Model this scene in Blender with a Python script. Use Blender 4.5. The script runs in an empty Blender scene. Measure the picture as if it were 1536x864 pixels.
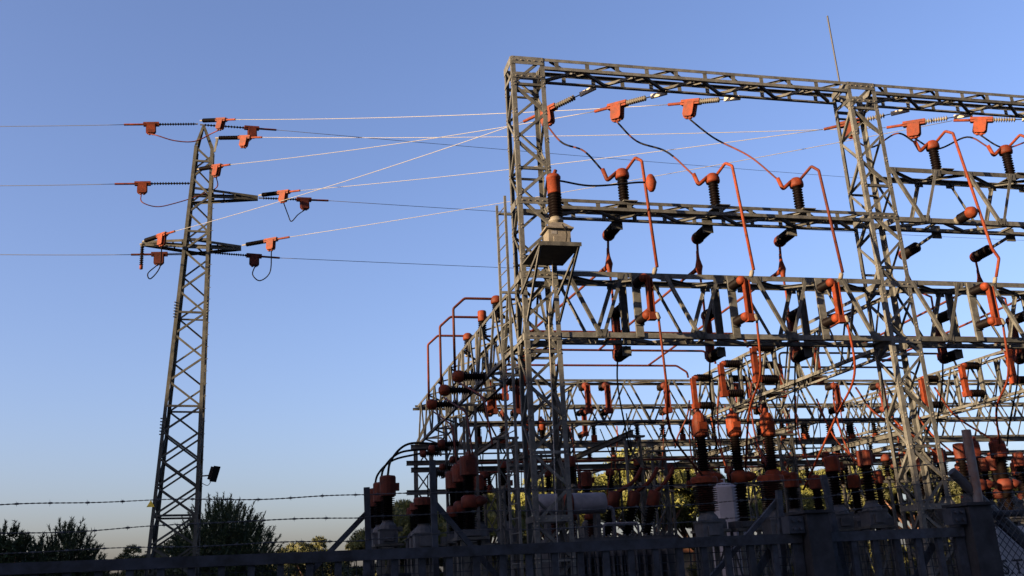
import bpy, math, random
import numpy as np
from mathutils import Vector, Matrix
random.seed(7); rng = np.random.default_rng(7)
S = bpy.context.scene
COL = S.collection
PI = math.pi

# ------------------------------------------------------------------ camera
F, PIT, ROL, YAW, CX, CY, PPY, PPX = 1456.42, .32093, .045645, .23661, -5.036, -19.335, 383.33, 756.25
CAM = Vector((CX, CY, 1.8))
_h = Vector((math.sin(YAW), math.cos(YAW), 0)); _r0 = Vector((math.cos(YAW), -math.sin(YAW), 0)); _z = Vector((0, 0, 1))
FW = _h*math.cos(PIT) + _z*math.sin(PIT); _u0 = -_h*math.sin(PIT) + _z*math.cos(PIT)
RT = _r0*math.cos(ROL) - _u0*math.sin(ROL); UP = _r0*math.sin(ROL) + _u0*math.cos(ROL)
cd = bpy.data.cameras.new('camera'); co = bpy.data.objects.new('camera', cd); COL.objects.link(co)
m = Matrix((RT, UP, -FW)).transposed().to_4x4(); m.translation = CAM; co.matrix_world = m
cd.sensor_width = 36; cd.lens = 36*F/1536; cd.shift_x = (768-PPX)/1536; cd.shift_y = (PPY-432)/1536
cd.clip_start = .1; cd.clip_end = 3000
S.camera = co
def ray(x, y): return FW + RT*((x-PPX)/F) - UP*((y-PPY)/F)
def on(ax, v, x, y):
    d = ray(x, y); return CAM + d*((v-CAM[ax])/d[ax])
def PY(x, y, Y): return on(1, Y, x, y)
def PX(x, y, X): return on(0, X, x, y)
def PZ(x, y, Z): return on(2, Z, x, y)
def PD(x, y, D):
    d = ray(x, y); return CAM + d*(D/math.hypot(d.x, d.y))

# ------------------------------------------------------------------ sky, sun, exposure
SUN_EL, SUN_AZ = math.radians(12), math.radians(17)     # azimuth measured from -X towards -Y
to_sun = Vector((-math.cos(SUN_AZ)*math.cos(SUN_EL), -math.sin(SUN_AZ)*math.cos(SUN_EL), math.sin(SUN_EL)))
W = bpy.data.worlds.new('World'); S.world = W; W.use_nodes = True
nt = W.node_tree; bg = nt.nodes['Background']
sky = nt.nodes.new('ShaderNodeTexSky'); sky.sky_type = 'NISHITA'; sky.sun_disc = False
sky.sun_elevation = SUN_EL; sky.sun_rotation = math.atan2(to_sun.x, to_sun.y)
sky.altitude = 100; sky.air_density = 1.0; sky.dust_density = 3.0; sky.ozone_density = 2.9
wb = nt.nodes.new('ShaderNodeMix'); wb.data_type = 'RGBA'; wb.blend_type = 'MULTIPLY'; wb.inputs[0].default_value = 1; wb.inputs[7].default_value = (1.05, .91, 1.05, 1)   # white balance of the sky light
nt.links.new(sky.outputs[0], wb.inputs[6]); nt.links.new(wb.outputs[2], bg.inputs[0]); bg.inputs[1].default_value = .057
sl = bpy.data.lights.new('sun', 'SUN'); sl.energy = 5.0; sl.angle = math.radians(.53); sl.color = (1, .72, .43)
so = bpy.data.objects.new('sun', sl); COL.objects.link(so)
so.rotation_euler = (-to_sun).to_track_quat('-Z', 'Y').to_euler(); so.location = to_sun*60
vs = S.view_settings; vs.view_transform = 'Standard'; vs.look = 'None'; vs.gamma = 1; vs.exposure = 2.38

# ------------------------------------------------------------------ materials
def mat(name, col, rough=.6, metal=0, var=.25, scale=6, tint=None, bump=0, spec=.5, rnd=.15, trans=0):
    M = bpy.data.materials.new(name); M.use_nodes = True; t = M.node_tree; b = t.nodes['Principled BSDF']
    tc = t.nodes.new('ShaderNodeTexCoord'); n = t.nodes.new('ShaderNodeTexNoise'); n.inputs['Scale'].default_value = scale
    n.inputs['Detail'].default_value = 6; n.inputs['Roughness'].default_value = .65
    geo = t.nodes.new('ShaderNodeNewGeometry'); t.links.new(geo.outputs['Position'], n.inputs['Vector'])
    r = t.nodes.new('ShaderNodeValToRGB'); e = r.color_ramp.elements
    c2 = tint or [c*(1-var) for c in col]
    e[0].position = .35; e[0].color = (*c2, 1); e[1].position = .65; e[1].color = (*[min(1, c*(1+var*.5)) for c in col], 1)
    t.links.new(n.outputs[0], r.inputs[0])
    oi = t.nodes.new('ShaderNodeObjectInfo'); mr = t.nodes.new('ShaderNodeMapRange')
    mr.inputs[3].default_value = 1-rnd; mr.inputs[4].default_value = 1+rnd
    t.links.new(oi.outputs['Random'], mr.inputs[0])
    mx = t.nodes.new('ShaderNodeMix'); mx.data_type = 'RGBA'; mx.blend_type = 'MULTIPLY'; mx.inputs[0].default_value = 1
    t.links.new(r.outputs[0], mx.inputs[6]); t.links.new(mr.outputs[0], mx.inputs[7])
    t.links.new(mx.outputs[2], b.inputs['Base Color'])
    b.inputs['Roughness'].default_value = rough; b.inputs['Metallic'].default_value = metal
    b.inputs['Specular IOR Level'].default_value = spec
    rr = t.nodes.new('ShaderNodeMapRange'); rr.inputs[3].default_value = max(0, rough-.12); rr.inputs[4].default_value = min(1, rough+.12)
    t.links.new(n.outputs[0], rr.inputs[0]); t.links.new(rr.outputs[0], b.inputs['Roughness'])
    if bump:
        bp = t.nodes.new('ShaderNodeBump'); bp.inputs['Strength'].default_value = bump; bp.inputs['Distance'].default_value = .02
        t.links.new(n.outputs[0], bp.inputs['Height']); t.links.new(bp.outputs[0], b.inputs['Normal'])
    return M
STEEL = mat('galvanised_steel', (.060, .061, .057), .75, 0, .3, 5, tint=(.032, .0325, .031), rnd=.32, spec=.12)
PYST = mat('pylon_steel', (.050, .050, .042), .75, 0, .35, 4, tint=(.028, .028, .024), rnd=.25, spec=.12)
ORANGE = mat('orange_silicone', (.098, .0165, .0045), .65, 0, .25, 6, tint=(.05, .0105, .004), rnd=.3, spec=.12)
RED = mat('red_sleeve_shaded_cover', (.062, .0125, .0065), .65, 0, .3, 5, tint=(.032, .008, .005), rnd=.3, spec=.12)  # sleeve red, also the shade-darkened stand-in for orange yard covers
BLACK = mat('dark_insulator', (.0030, .0018, .0018), .55, 0, .3, 8, spec=.04)
BROWN = mat('brown_porcelain', (.022, .006, .004), .4, 0, .3, 8, spec=.15)
ALU = mat('aluminium_wire', (.125, .12, .11), .5, .1, .05, 3)
DWIRE = mat('weathered_wire', (.02, .02, .022), .6, .1, .2, 3)
LINK = mat('pale_link', (.19, .165, .12), .6, 0, .15, 5)
CABLE = mat('black_cable', (.005, .0045, .0045), .7, 0, .2, 8, spec=.06)
CAST = mat('cast_metal', (.105, .096, .08), .65, 0, .3, 6, spec=.15)
TANK = mat('grey_tank_paint', (.04, .042, .047), .65, 0, .35, 4, rnd=.15, spec=.15)
WHITE = mat('white_tank_paint', (.09, .09, .105), .55, 0, .3, 3, spec=.2)
WHITE2 = mat('bright_tank_paint', (.27, .27, .31), .5, 0, .15, 3, spec=.2)
GATE = mat('gate_paint', (.028, .032, .04), .85, 0, .5, 9, tint=(.016, .017, .019), bump=.3, rnd=.15, spec=.1)
CONC = mat('grey_post', (.022, .024, .028), .9, 0, .45, 7, bump=.4, rnd=.08, spec=.1)
RUSTP = mat('rusty_pipe', (.08, .078, .08), .7, .1, .5, 7, tint=(.09, .035, .015))
CREAM = mat('cream_wall', (.28, .23, .155), .9, 0, .12, 2)
ROOF = mat('roof_tile', (.30, .13, .07), .9, 0, .3, 8)
SIGNW = mat('white_sign', (.30, .30, .33), .6, 0, .05, 2)
LETTER = mat('black_paint', (.012, .012, .012), .7, 0, .1, 2)
YELLOW = mat('yellow_sign', (.75, .5, .03), .6, 0, .1, 3)
GROUND = mat('dry_ground', (.055, .048, .036), .95, 0, .4, .6, bump=.3)
GRAVEL = mat('gravel', (.07, .067, .06), .95, 0, .5, 14, bump=.6)
ASPH = mat('asphalt', (.05, .05, .052), .9, 0, .3, 20, bump=.3)
GLASS = mat('dark_glass', (.02, .02, .025), .15, 0, .1, 3)
BARK = mat('pine_bark', (.12, .062, .04), .9, 0, .5, 9, bump=.6)
SHADE_RIDGE = mat('shade_ridge_scrub', (.08, .085, .05), .95, 0, .5, .5, bump=.5)
def foliage(name, c1, c2):
    M = mat(name, c1, .6, 0, .3, .9, tint=c2, rnd=.12, spec=.25)
    b = M.node_tree.nodes['Principled BSDF']
    b.inputs['Subsurface Weight'].default_value = 0
    return M
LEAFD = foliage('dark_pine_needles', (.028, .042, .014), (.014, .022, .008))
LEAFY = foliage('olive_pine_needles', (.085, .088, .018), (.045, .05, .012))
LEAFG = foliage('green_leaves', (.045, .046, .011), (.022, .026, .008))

# ------------------------------------------------------------------ mesh helpers
def mesh(name, v, f, smooth=False):
    me = bpy.data.meshes.new(name); me.from_pydata([tuple(x) for x in v], [], f); me.update()
    if smooth: me.polygons.foreach_set('use_smooth', [True]*len(me.polygons))
    return me
def boxv(x0, x1, y0, y1, z0, z1):
    return ([(x0,y0,z0),(x1,y0,z0),(x1,y1,z0),(x0,y1,z0),(x0,y0,z1),(x1,y0,z1),(x1,y1,z1),(x0,y1,z1)],
            [(0,3,2,1),(4,5,6,7),(0,1,5,4),(1,2,6,5),(2,3,7,6),(3,0,4,7)])
class MB:
    def __init__(s): s.v = []; s.f = []
    def add(s, v, f):
        o = len(s.v); s.v += [tuple(x) for x in v]; s.f += [tuple(i+o for i in q) for q in f]; return s
    def box(s, *a): return s.add(*boxv(*a))
    def lathe(s, prof, n=12, M=None):
        v = []; f = []
        for r, z in prof:
            for k in range(n):
                a = 2*PI*k/n; v.append(Vector((r*math.cos(a), r*math.sin(a), z)))
        L = len(prof)
        for i in range(L-1):
            for k in range(n):
                f.append((i*n+k, i*n+(k+1)%n, (i+1)*n+(k+1)%n, (i+1)*n+k))
        f.append(tuple(range(n-1, -1, -1))); f.append(tuple((L-1)*n+k for k in range(n)))
        if M: v = [M @ x for x in v]
        return s.add(v, f)
    def build(s, name, smooth=False): return mesh(name, s.v, s.f, smooth)
def frame(d, hint=Vector((0, 0, 1))):
    d = d.normalized(); x = hint - d*hint.dot(d)
    if x.length < 1e-3: x = Vector((1, 0, 0)) - d*d.x
    x.normalize(); y = d.cross(x); return x, y, d
def basis(x, y, z, o):
    M = Matrix((x, y, z)).transposed().to_4x4(); M.translation = o; return M
# unit angle bar: flanges along +x and +y from the heel, length along z
_t = .13
ANGLE = mesh('angle_bar', [(x, y, z) for z in (0, 1) for x, y in ((0,0),(1,0),(1,_t),(_t,_t),(_t,1),(0,1))],
             [(0,1,7,6),(1,2,8,7),(2,3,9,8),(3,4,10,9),(4,5,11,10),(5,0,6,11),(0,5,4,3),(0,3,2,1),(6,7,8,9),(6,9,10,11)])
_c = .16
CHAN = mesh('channel_bar', [(x, y, z) for z in (0, 1) for x, y in ((-.5,0),(.5,0),(.5,1),(.5-_c*.5,1),(.5-_c*.5,_c),(-.5+_c*.5,_c),(-.5+_c*.5,1),(-.5,1))],
            [tuple((i, (i+1) % 8, 8+(i+1) % 8, 8+i)) for i in range(8)] + [(0,5,4,1),(1,4,3,2),(0,7,6,5),(8,9,12,13),(9,10,11,12),(8,13,14,15)])
PLATE = mesh('plate', *boxv(-.5, .5, -.5, .5, -.5, .5))
def rodmesh(n, name):
    b = MB(); b.lathe([(1, 0), (1, 1)], n); return b.build(name, False)
ROD = rodmesh(10, 'round_bar')
for p in ROD.polygons:
    if len(p.vertices) == 4: p.use_smooth = True

def obj(name, me, material, parent=None, M=None, label=None, cat=None, group=None, kind=None):
    if not me.materials: me.materials.append(material)
    o = bpy.data.objects.new(name, me); COL.objects.link(o)
    if me.materials[0] != material:
        o.material_slots[0].link = 'OBJECT'; o.material_slots[0].material = material
    if parent: o.parent = parent
    if M is None and parent: M = Matrix.Identity(4)
    if M is not None:
        if isinstance(M, Vector): M = Matrix.Translation(M)
        if parent: M = WM(parent).inverted() @ M
        o.matrix_basis = M
    tagit(o, label, cat, group, kind); return o
def WM(o):
    M = o.matrix_basis
    while o.parent: o = o.parent; M = o.matrix_basis @ M
    return M
def tagit(o, label=None, cat=None, group=None, kind=None):
    if label: o['label'] = label
    if cat: o['category'] = cat
    if group: o['group'] = group
    if kind: o['kind'] = kind
    return o
def thing(name, loc, label, cat, group=None):
    o = bpy.data.objects.new(name, None); COL.objects.link(o); o.location = loc; o.empty_display_size = .2
    return tagit(o, label, cat, group)
def V(*a): return Vector(a)
def angle(name, parent, P, Q, w, a, b, material=None):
    """angle bar from P to Q, flanges along a and b (made square to the run)"""
    P = Vector(P); Q = Vector(Q); d = Q-P; L = d.length; d = d/L
    x = Vector(a); x = (x-d*x.dot(d)).normalized(); y = Vector(b); y = y-d*y.dot(d); y = (y-x*y.dot(x)).normalized()
    return obj(name, ANGLE, material or STEEL, parent, basis(x*w, y*w, d*L, P))
def brace(name, parent, P, Q, w, n, material=None):
    """angle brace lying flat on a face whose outward normal is n"""
    P = Vector(P); Q = Vector(Q); n = Vector(n); d = (Q-P).normalized(); s = d.cross(n).normalized()
    if s.z < 0: s = -s
    return angle(name, parent, P-s*w*.5, Q-s*w*.5, w, s, -n, material)
def chan(name, parent, P, Q, w, depth, n, material=None):
    P = Vector(P); Q = Vector(Q); d = Q-P; L = d.length; d = d/L; y = Vector(n); y = (y-d*y.dot(d)).normalized(); x = y.cross(d)
    return obj(name, CHAN, material or STEEL, parent, basis(x*w, y*depth, d*L, P))
def plate(name, parent, C, sx, sy, sz, material=None, R=None):
    M = Matrix.Translation(Vector(C))
    if R is not None: M = M @ R
    return obj(name, PLATE, material or STEEL, parent, M @ Matrix.Diagonal((sx, sy, sz, 1)))
def rod(name, parent, P, Q, r, material=None, **k):
    P = Vector(P); Q = Vector(Q); x, y, d = frame(Q-P); return obj(name, ROD, material or STEEL, parent, basis(x*r, y*r, (Q-P), P), **k)
def smooth_path(pts, n=8):
    p = [Vector(x) for x in pts]; p = [p[0]*2-p[1]] + p + [p[-1]*2-p[-2]]; out = []
    for i in range(1, len(p)-2):
        for k in range(n):
            t = k/n; a, b, c, d = p[i-1:i+3]
            out.append(.5*((2*b)+(c-a)*t+(2*a-5*b+4*c-d)*t*t+(3*b-a-3*c+d)*t**3))
    out.append(p[-2]); return out
def round_corners(pts, r=.1, n=4):
    p = [Vector(x) for x in pts]; out = [p[0]]
    for i in range(1, len(p)-1):
        a = (p[i-1]-p[i]); b = (p[i+1]-p[i]); q = min(r, a.length*.45, b.length*.45); A = p[i]+a.normalized()*q; B = p[i]+b.normalized()*q
        for k in range(n+1):
            t = k/n; out.append(A*(1-t)**2 + p[i]*2*t*(1-t) + B*t*t)
    out.append(p[-1]); return out
def tube_mesh(name, pts, r, n=7):
    pts = [Vector(p) for p in pts]; o = pts[0]; v = []; f = []; L = len(pts); x = None
    rr = r if isinstance(r, (list, tuple)) else [r]*L
    for i, p in enumerate(pts):
        d = (pts[min(i+1, L-1)]-pts[max(i-1, 0)]).normalized()
        if x is None: x, y, _ = frame(d)
        else:
            x = (x-d*x.dot(d)).normalized(); y = d.cross(x)
        for k in range(n):
            a = 2*PI*k/n; v.append(p-o+(x*math.cos(a)+y*math.sin(a))*rr[i])
    for i in range(L-1):
        for k in range(n): f.append((i*n+k, i*n+(k+1) % n, (i+1)*n+(k+1) % n, (i+1)*n+k))
    f.append(tuple(range(n-1, -1, -1))); f.append(tuple((L-1)*n+k for k in range(n)))
    return mesh(name, v, f, True)
def tube(name, pts, r, material, parent=None, bend=None, smooth=False, n=7, **k):
    pts = [Vector(p) for p in pts]
    if smooth: pts = smooth_path(pts)
    elif bend: pts = round_corners(pts, bend)
    return obj(name, tube_mesh(name, pts, r, n), material, parent, Matrix.Translation(pts[0]), **k)
ORD_TENS = {20: 'twentieth', 30: 'thirtieth'}
def ordinal(i):
    w = ORD+['thirteenth', 'fourteenth', 'fifteenth', 'sixteenth', 'seventeenth', 'eighteenth', 'nineteenth']
    n = i+1
    return w[i] if n < 20 else (ORD_TENS[n] if n % 10 == 0 else ('twenty-' if n < 30 else 'thirty-')+ORD[n % 10-1])
ORD = ['first', 'second', 'third', 'fourth', 'fifth', 'sixth', 'seventh', 'eighth', 'ninth', 'tenth', 'eleventh', 'twelfth']
# ------------------------------------------------------------------ ground and surroundings (large structure)
def sheet(name, x0, x1, y0, y1, z, material, kind='structure'):
    v, f = [(x0, y0, z), (x1, y0, z), (x1, y1, z), (x0, y1, z)], [(0, 1, 2, 3)]
    return obj(name, mesh(name, v, f), material, kind=kind)
sheet('ground', -1500, 1500, -1500, 1500, 0, GROUND)
sheet('gravel_yard', -16, 40, -13.0, 40, .004, GRAVEL)
sheet('road', -200, 200, -26, -15.5, .004, ASPH)
def added_ridge():
    # unseen ridge, added and shaped to keep the low sun off the yard
    S_h = V(-math.cos(SUN_AZ), -math.sin(SUN_AZ), 0); P_h = V(-S_h.y, S_h.x, 0)*-1
    v = []; f = []; n = 120; rows = ((46, 0), (60, 1.0), (85, .9), (140, .3), (200, 0))
    r2 = np.random.default_rng(3); hs = np.zeros(n)
    for k, a in ((3, .7), (9, .6), (23, .45), (51, .3)):
        hs += a*np.sin(np.linspace(0, 2*PI*k, n)+r2.random()*6)
    for t, q in rows:
        for i in range(n):
            s = -110+i*210/(n-1)
            p = S_h*t + P_h*s
            v.append((p.x, p.y, (7.0+60*math.tan(SUN_EL)+.1*(max(-40, s) if s < 19 else 19-(s-19)*.3) + (hs[i] if q == 1.0 else 0))*q - (.5 if q == 0 else 0)))
    for j in range(len(rows)-1):
        for i in range(n-1): f.append((j*n+i, j*n+i+1, (j+1)*n+i+1, (j+1)*n+i))
    obj('shade_ridge', mesh('shade_ridge', v, f), SHADE_RIDGE, kind='structure')
added_ridge()

# ------------------------------------------------------------------ lattice columns
GW, GD, ZT, ZM, ZB, XB, XC = .8, .7, 13.33, 8.10, 6.74, 8.706, 17.41
Z2T, Z2B = 9.80, 9.56
def aim0(P, d):
    x, y, d = frame(Vector(d)); return basis(x, y, d, Vector(P))
def column(label, X0, Y0, z1, w=GW, d=GD, lw=.105, panel=.70, bw=.062, m=None, z0=0, ties=(), first=1, group=None):
    o = thing('lattice_column', (X0+w/2, Y0+d/2, z0), label, 'column', group)
    for sx in (0, 1):
        for sy in (0, 1):
            x = X0+w*sx; y = Y0+d*sy
            angle('leg', o, (x, y, z0), (x, y, z1), lw, (1-2*sx, 0, 0), (0, 1-2*sy, 0), m)
    n = max(2, int(round((z1-z0)/panel))); h = (z1-z0)/n
    for i in range(n):
        za, zb = z0+i*h, z0+(i+1)*h; e = i % 2
        q = bw*.5; ins = .012
        for k, (y, nrm) in enumerate(((Y0, -1), (Y0+d, 1))):
            a, b = (X0+.05, X0+w-.05); 
            if (e+k) % 2: a, b = b, a
            brace('brace', o, (a, y-nrm*ins, za+q), (b, y-nrm*ins, zb-q), bw, (0, nrm, 0), m)
        for k, (x, nrm) in enumerate(((X0, -1), (X0+w, 1))):
            a, b = (Y0+.05, Y0+d-.05)
            if (e+k) % 2: a, b = b, a
            brace('brace', o, (x-nrm*ins, a, za+q), (x-nrm*ins, b, zb-q), bw, (nrm, 0, 0), m)
        if i % 3 == 2:
            for y, nrm in ((Y0, -1), (Y0+d, 1)): brace('tie_bar', o, (X0+.03, y-nrm*.016, zb), (X0+w-.03, y-nrm*.016, zb), bw, (0, nrm, 0), m)
    for zc, hh in ties:
        plate('tie_plate', o, (X0+w/2, Y0-.008, zc), w-.04, .012, hh, m); plate('tie_plate', o, (X0+w/2, Y0+d+.008, zc), w-.04, .012, hh, m)
        plate('tie_plate', o, (X0-.008, Y0+d/2, zc), .012, d-.04, hh, m); plate('tie_plate', o, (X0+w+.008, Y0+d/2, zc), .012, d-.04, hh, m)
    bm_ = MB()
    def bolt(x, y, z, ax, s_):
        M_ = aim0((x, y, z), (s_, 0, 0) if ax == 0 else (0, s_, 0)); bm_.lathe([(.017, 0), (.017, .02)], 5, M_)
    for i in range(n+1):
        zc_ = min(z1-.06, z0+i*h)
        for sx in (0, 1):
            for sy in (0, 1):
                for dz in (-.04, .04):
                    bolt(X0+w*sx+(.05 if not sx else -.05), Y0+(d+.001 if sy else -.001), zc_+dz, 1, 1 if sy else -1)
                    bolt(X0+(w+.001 if sx else -.001), Y0+d*sy+(.05 if not sy else -.05), zc_+dz, 0, 1 if sx else -1)
    for zc, hh in ties:
        for q_ in (.12, .3, .5, .7, .88): bolt(X0+w*q_, Y0-.015, zc, 1, -1)
    if ties: obj('bolt_heads', bm_.build('bolt_heads'), CAST, o, kind='stuff')
    plate('base_plate', o, (X0+w/2, Y0+d/2, z0+.03), w+.3, d+.3, .06, CONC)
    return o
TI = ((ZT-.1, .2), (12.82, .09), (Z2T-.08, .16), (ZM-.1, .15), (ZB-.1, .15), (2.9, .12))
colA = column('tall corner lattice column with ladder and railed instrument platform bracket', 0, 0, ZT, ties=TI)
colB = column('tall lattice column under the lightning rod', XB, 0, ZT, ties=TI)
colC = column('tall lattice end column beyond the second bay', XC, 0, ZT, ties=TI)
# ladder on column A (plane parallel to the column's outer side)
lad = obj('ladder', mesh('ladder', *boxv(-.026, .026, -.025, .025, -4.47, 4.47)), STEEL, colA, V(-.32, .72, 5.38))
chan('stringer', lad, (-.27, .10, .9), (-.27, .10, 9.85), .052, .05, (0, 1, 0))
for i in range(30): rod('rung', lad, (-.27, .10, 1.2+i*.29), (-.32, .72, 1.2+i*.29), .012)
for z in (9.6, 7.75, 5.9, 4.0, 2.0):
    angle('ladder_bracket', colA, (-.31, .62, z), (.02, .62, z), .05, (0, 0, 1), (0, 1, 0))
# platform for the instrument transformer
fl, fr = PY(810, 363, -.82), PY(869, 367, -.82)
zp = 8.22; x0, x1 = .01, .92
plate('platform', colA, ((x0+x1)/2, -.73, zp), x1-x0, 1.40, .03)
angle('platform_rim', colA, (x0, -1.435, zp+.04), (x1, -1.435, zp+.04), .085, (0, 0, -1), (0, 1, 0))
for x in (x0+.02, x1-.08):
    angle('strut', colA, (x, -1.38, zp-.03), (min(max(x, .02), .74), -.02, 6.95), .06, (1, 0, 0), (0, -1, 0))
    angle('strut', colA, (x, -1.38, zp-.03), (min(max(x, .02), .74)-.1*(x < .5), -.02, 7.55), .06, (1, 0, 0), (0, -1, 0))

# ------------------------------------------------------------------ batten beams (top beam and second beam)
def batten_beam(label, x0, x1, zt, zb, y0=0, d=GD, cw=.078, step=.75, group=None):
    o = thing('gantry_beam', ((x0+x1)/2, y0+d/2, zb), label, 'beam', group)
    for y, s in ((y0-.004, 1), (y0+d+.004, -1)):
        angle('chord', o, (x0, y, zt), (x1, y, zt), cw, (0, 0, -1), (0, s, 0))
        angle('chord', o, (x0, y, zb), (x1, y, zb), cw, (0, 0, 1), (0, s, 0))
        n = int((x1-x0)/step)
        for i in range(n):
            x = x0+.3+i*step+(.37 if s < 0 else 0)
            if x < x1-.1: plate('batten', o, (x, y+s*.014, (zt+zb)/2), .10, .01, zt-zb-.03)
    n = int((x1-x0)/(step*1.0))
    for i in range(n):
        xa = x0+.15+i*(x1-x0-.3)/n; xb = x0+.15+(i+1)*(x1-x0-.3)/n
        ya, yb = (y0+.05, y0+d-.05) if i % 2 else (y0+d-.05, y0+.05)
        brace('lacing', o, (xa, ya, zb+.02), (xb, yb, zb+.02), .065, (0, 0, -1))
        brace('lacing', o, (xa, yb, zt-.02), (xb, ya, zt-.02), .05, (0, 0, 1))
    return o
batten_beam('shallow top beam between corner column and lightning-rod column', GW+.004, XB-.004, ZT-.005, ZT-.29)
batten_beam('shallow top beam running on past the lightning-rod column', XB+GW+.004, XC-.004, ZT-.005, ZT-.29)
batten_beam('shallow second beam carrying three upright insulators', GW+.004, XB-.004, Z2T, Z2B)

# ------------------------------------------------------------------ deep box trusses
def box_truss(label, P, Q, d, zt, zb, fronts, lac=1.1, cw=.115, bw=.075, posts=(), group=None, posts_rear=(), m=None, gus=True):
    """P,Q: ends (x,y) of the front face; d: horizontal vector to the rear face; fronts: list of (t0,top/bottom,t1)"""
    P = V(P[0], P[1], 0); Q = V(Q[0], Q[1], 0); d = V(d[0], d[1], 0); u = (Q-P); L = u.length; u = u/L; dn = d.normalized()
    o = thing('gantry_truss', (P+Q)/2+d/2+V(0, 0, zb), label, 'truss', group)
    Zt, Zb = V(0, 0, zt), V(0, 0, zb)
    for k, (off, s) in enumerate(((V(0, 0, 0), 1), (d, -1))):
        angle('chord', o, P+off+Zt, Q+off+Zt, cw, (0, 0, -1), dn*s, m); angle('chord', o, P+off+Zb, Q+off+Zb, cw, (0, 0, 1), dn*s, m)
        for (a, ta, b) in fronts:
            if max(a, b) > L or min(a, b) < 0: continue
            A = P+off+u*a+V(0, 0, zt-.03 if ta else zb+.03); B = P+off+u*b+V(0, 0, zb+.03 if ta else zt-.03)
            brace('diagonal', o, A-dn*s*.02, B-dn*s*.02, bw, -dn*s, m)
            if gus:
                Rz = Matrix.Rotation(math.atan2(u.y, u.x), 4, 'Z')
                for T_ in (A, B): plate('gusset', o, T_-dn*s*.006+V(0, 0, -.07 if T_.z > (zt+zb)/2 else .07), .24, .01, .17, m, Rz)
        for t in (posts if k == 0 else posts_rear):
            if 0 < t < L: chan('post', o, P+off+u*t-dn*s*.03+Zb+V(0, 0, .02), P+off+u*t-dn*s*.03+Zt-V(0, 0, .03), .17, .07, dn*s, m)
    n = max(2, int(L/lac))
    for i in range(n):
        a = .05+i*(L-.1)/n; b = .05+(i+1)*(L-.1)/n
        ya, yb = (.05, d.length-.05) if i % 2 else (d.length-.05, .05)
        brace('lacing', o, P+u*a+dn*ya+V(0, 0, zb+.03), P+u*b+dn*yb+V(0, 0, zb+.03), bw*.85, (0, 0, -1), m)
        brace('lacing', o, P+u*a+dn*yb+V(0, 0, zt-.03), P+u*b+dn*ya+V(0, 0, zt-.03), bw*.85, (0, 0, 1), m)
        if i % 2 == 0: brace('cross_tie', o, P+u*b+dn*.04+V(0, 0, zb+.05), P+u*b+dn*(d.length-.04)+V(0, 0, zb+.05), bw, (0, 0, -1), m)
    return o
PH1 = (2.50, 4.78, 6.98); PH2 = (11.02, 13.2, 15.4)
def vpat(x0, phs):
    out = []
    for x in phs:
        out += [(x-1.48-x0, 1, x-.80-x0), (x-.76-x0, 0, x-.22-x0)]
    out.append((phs[-1]+.72-x0, 1, phs[-1]+1.35-x0))
    return out
xa = GW+.004
box_truss('deep main truss between corner column and lightning-rod column', (xa, -.004), (XB-.004, -.004), (0, GD+.008), ZM, ZB-.12, vpat(xa, PH1), posts=[x+.08-xa for x in PH1], posts_rear=[x+.02-xa for x in PH1])
xb = XB+GW+.004
box_truss('deep main truss running on past the lightning-rod column', (xb, -.004), (XC-.004, -.004), (0, GD+.008), ZM, ZB-.12, vpat(xb, PH2), posts=[x+.08-xb for x in PH2], posts_rear=[x+.02-xb for x in PH2])
box_truss('upper deep truss spanning the second bay above the main truss', (xb, -.004), (XC-.004, -.004), (0, GD+.008), 11.03, 9.60, vpat(xb, PH2))
def zig(L, step, gap=.06):
    out = []; n = int(L/step); h = L/n
    for i in range(n): out.append((i*h+gap, i % 2, (i+1)*h-gap))
    return out
DY = 11.7; RY = 16.6
def recede(label, xf, xr, yr, w=.72, post_t=(), m=None, group=None):
    L = math.hypot(xr-xf, yr-GD-.02)
    return box_truss(label, (xf, GD+.012), (xr, yr), (w, 0), ZM-.02, ZB-.13, zig(L, .78), posts=post_t, posts_rear=post_t, cw=.085, bw=.055, gus=False)
recede('deep truss running back from the corner column to the rear gantry', .05, .05, RY-.02, post_t=[Y-.7 for Y in (5.3, 7.4, 9.6)])
recede('deep truss running back from the lightning-rod column', 8.95, 8.95, DY-.02, post_t=[5.15, 7.4, 9.5])
recede('deep truss running back from the end column of the second bay', 17.6, 17.6, RY-.02, post_t=[5.15, 7.4, 9.5])
box_truss('middle cross truss behind the front gantry', (.83, DY), (27, DY), (0, .66), ZM-.02, ZB-.13, zig(26.17, .8), cw=.085, bw=.055, gus=False)
box_truss('rearmost cross truss of the yard', (-.05, RY), (29, RY), (0, .66), ZM-.02, ZB-.13, zig(29.05, .8), cw=.085, bw=.055, gus=False)
box_truss('short deep truss joining the middle and rear cross trusses, first from the corner', (4.35, DY+.68), (4.35, RY-.02), (.6, 0), ZM-.02, ZB-.13, zig(4.2, .78), cw=.085, bw=.055, gus=False)
box_truss('short deep truss joining the middle and rear cross trusses in the second bay', (13.3, DY+.68), (13.3, RY-.02), (.6, 0), ZM-.02, ZB-.13, zig(4.2, .78), cw=.085, bw=.055, gus=False)
# rear columns
for k, (x, y, txt) in enumerate(((-.05, RY, 'rear corner lattice column under the rearmost cross truss'), (3.9, DY, 'slender lattice column under the middle cross truss, first from the corner'),
        (8.98, DY, 'slender lattice column under the middle cross truss, second from the corner'), (8.98, RY, 'rear lattice column behind the middle cross truss'), (17.6, DY, 'slender lattice column under the middle cross truss, third from the corner'),
        (17.6, RY, 'rear lattice column of the second bay'), (13.3, RY, 'rear lattice column between the second-bay pair'))):
    column(txt, x, y+.04, ZB-.14, .66, .58, .08, .8, .05)
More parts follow.
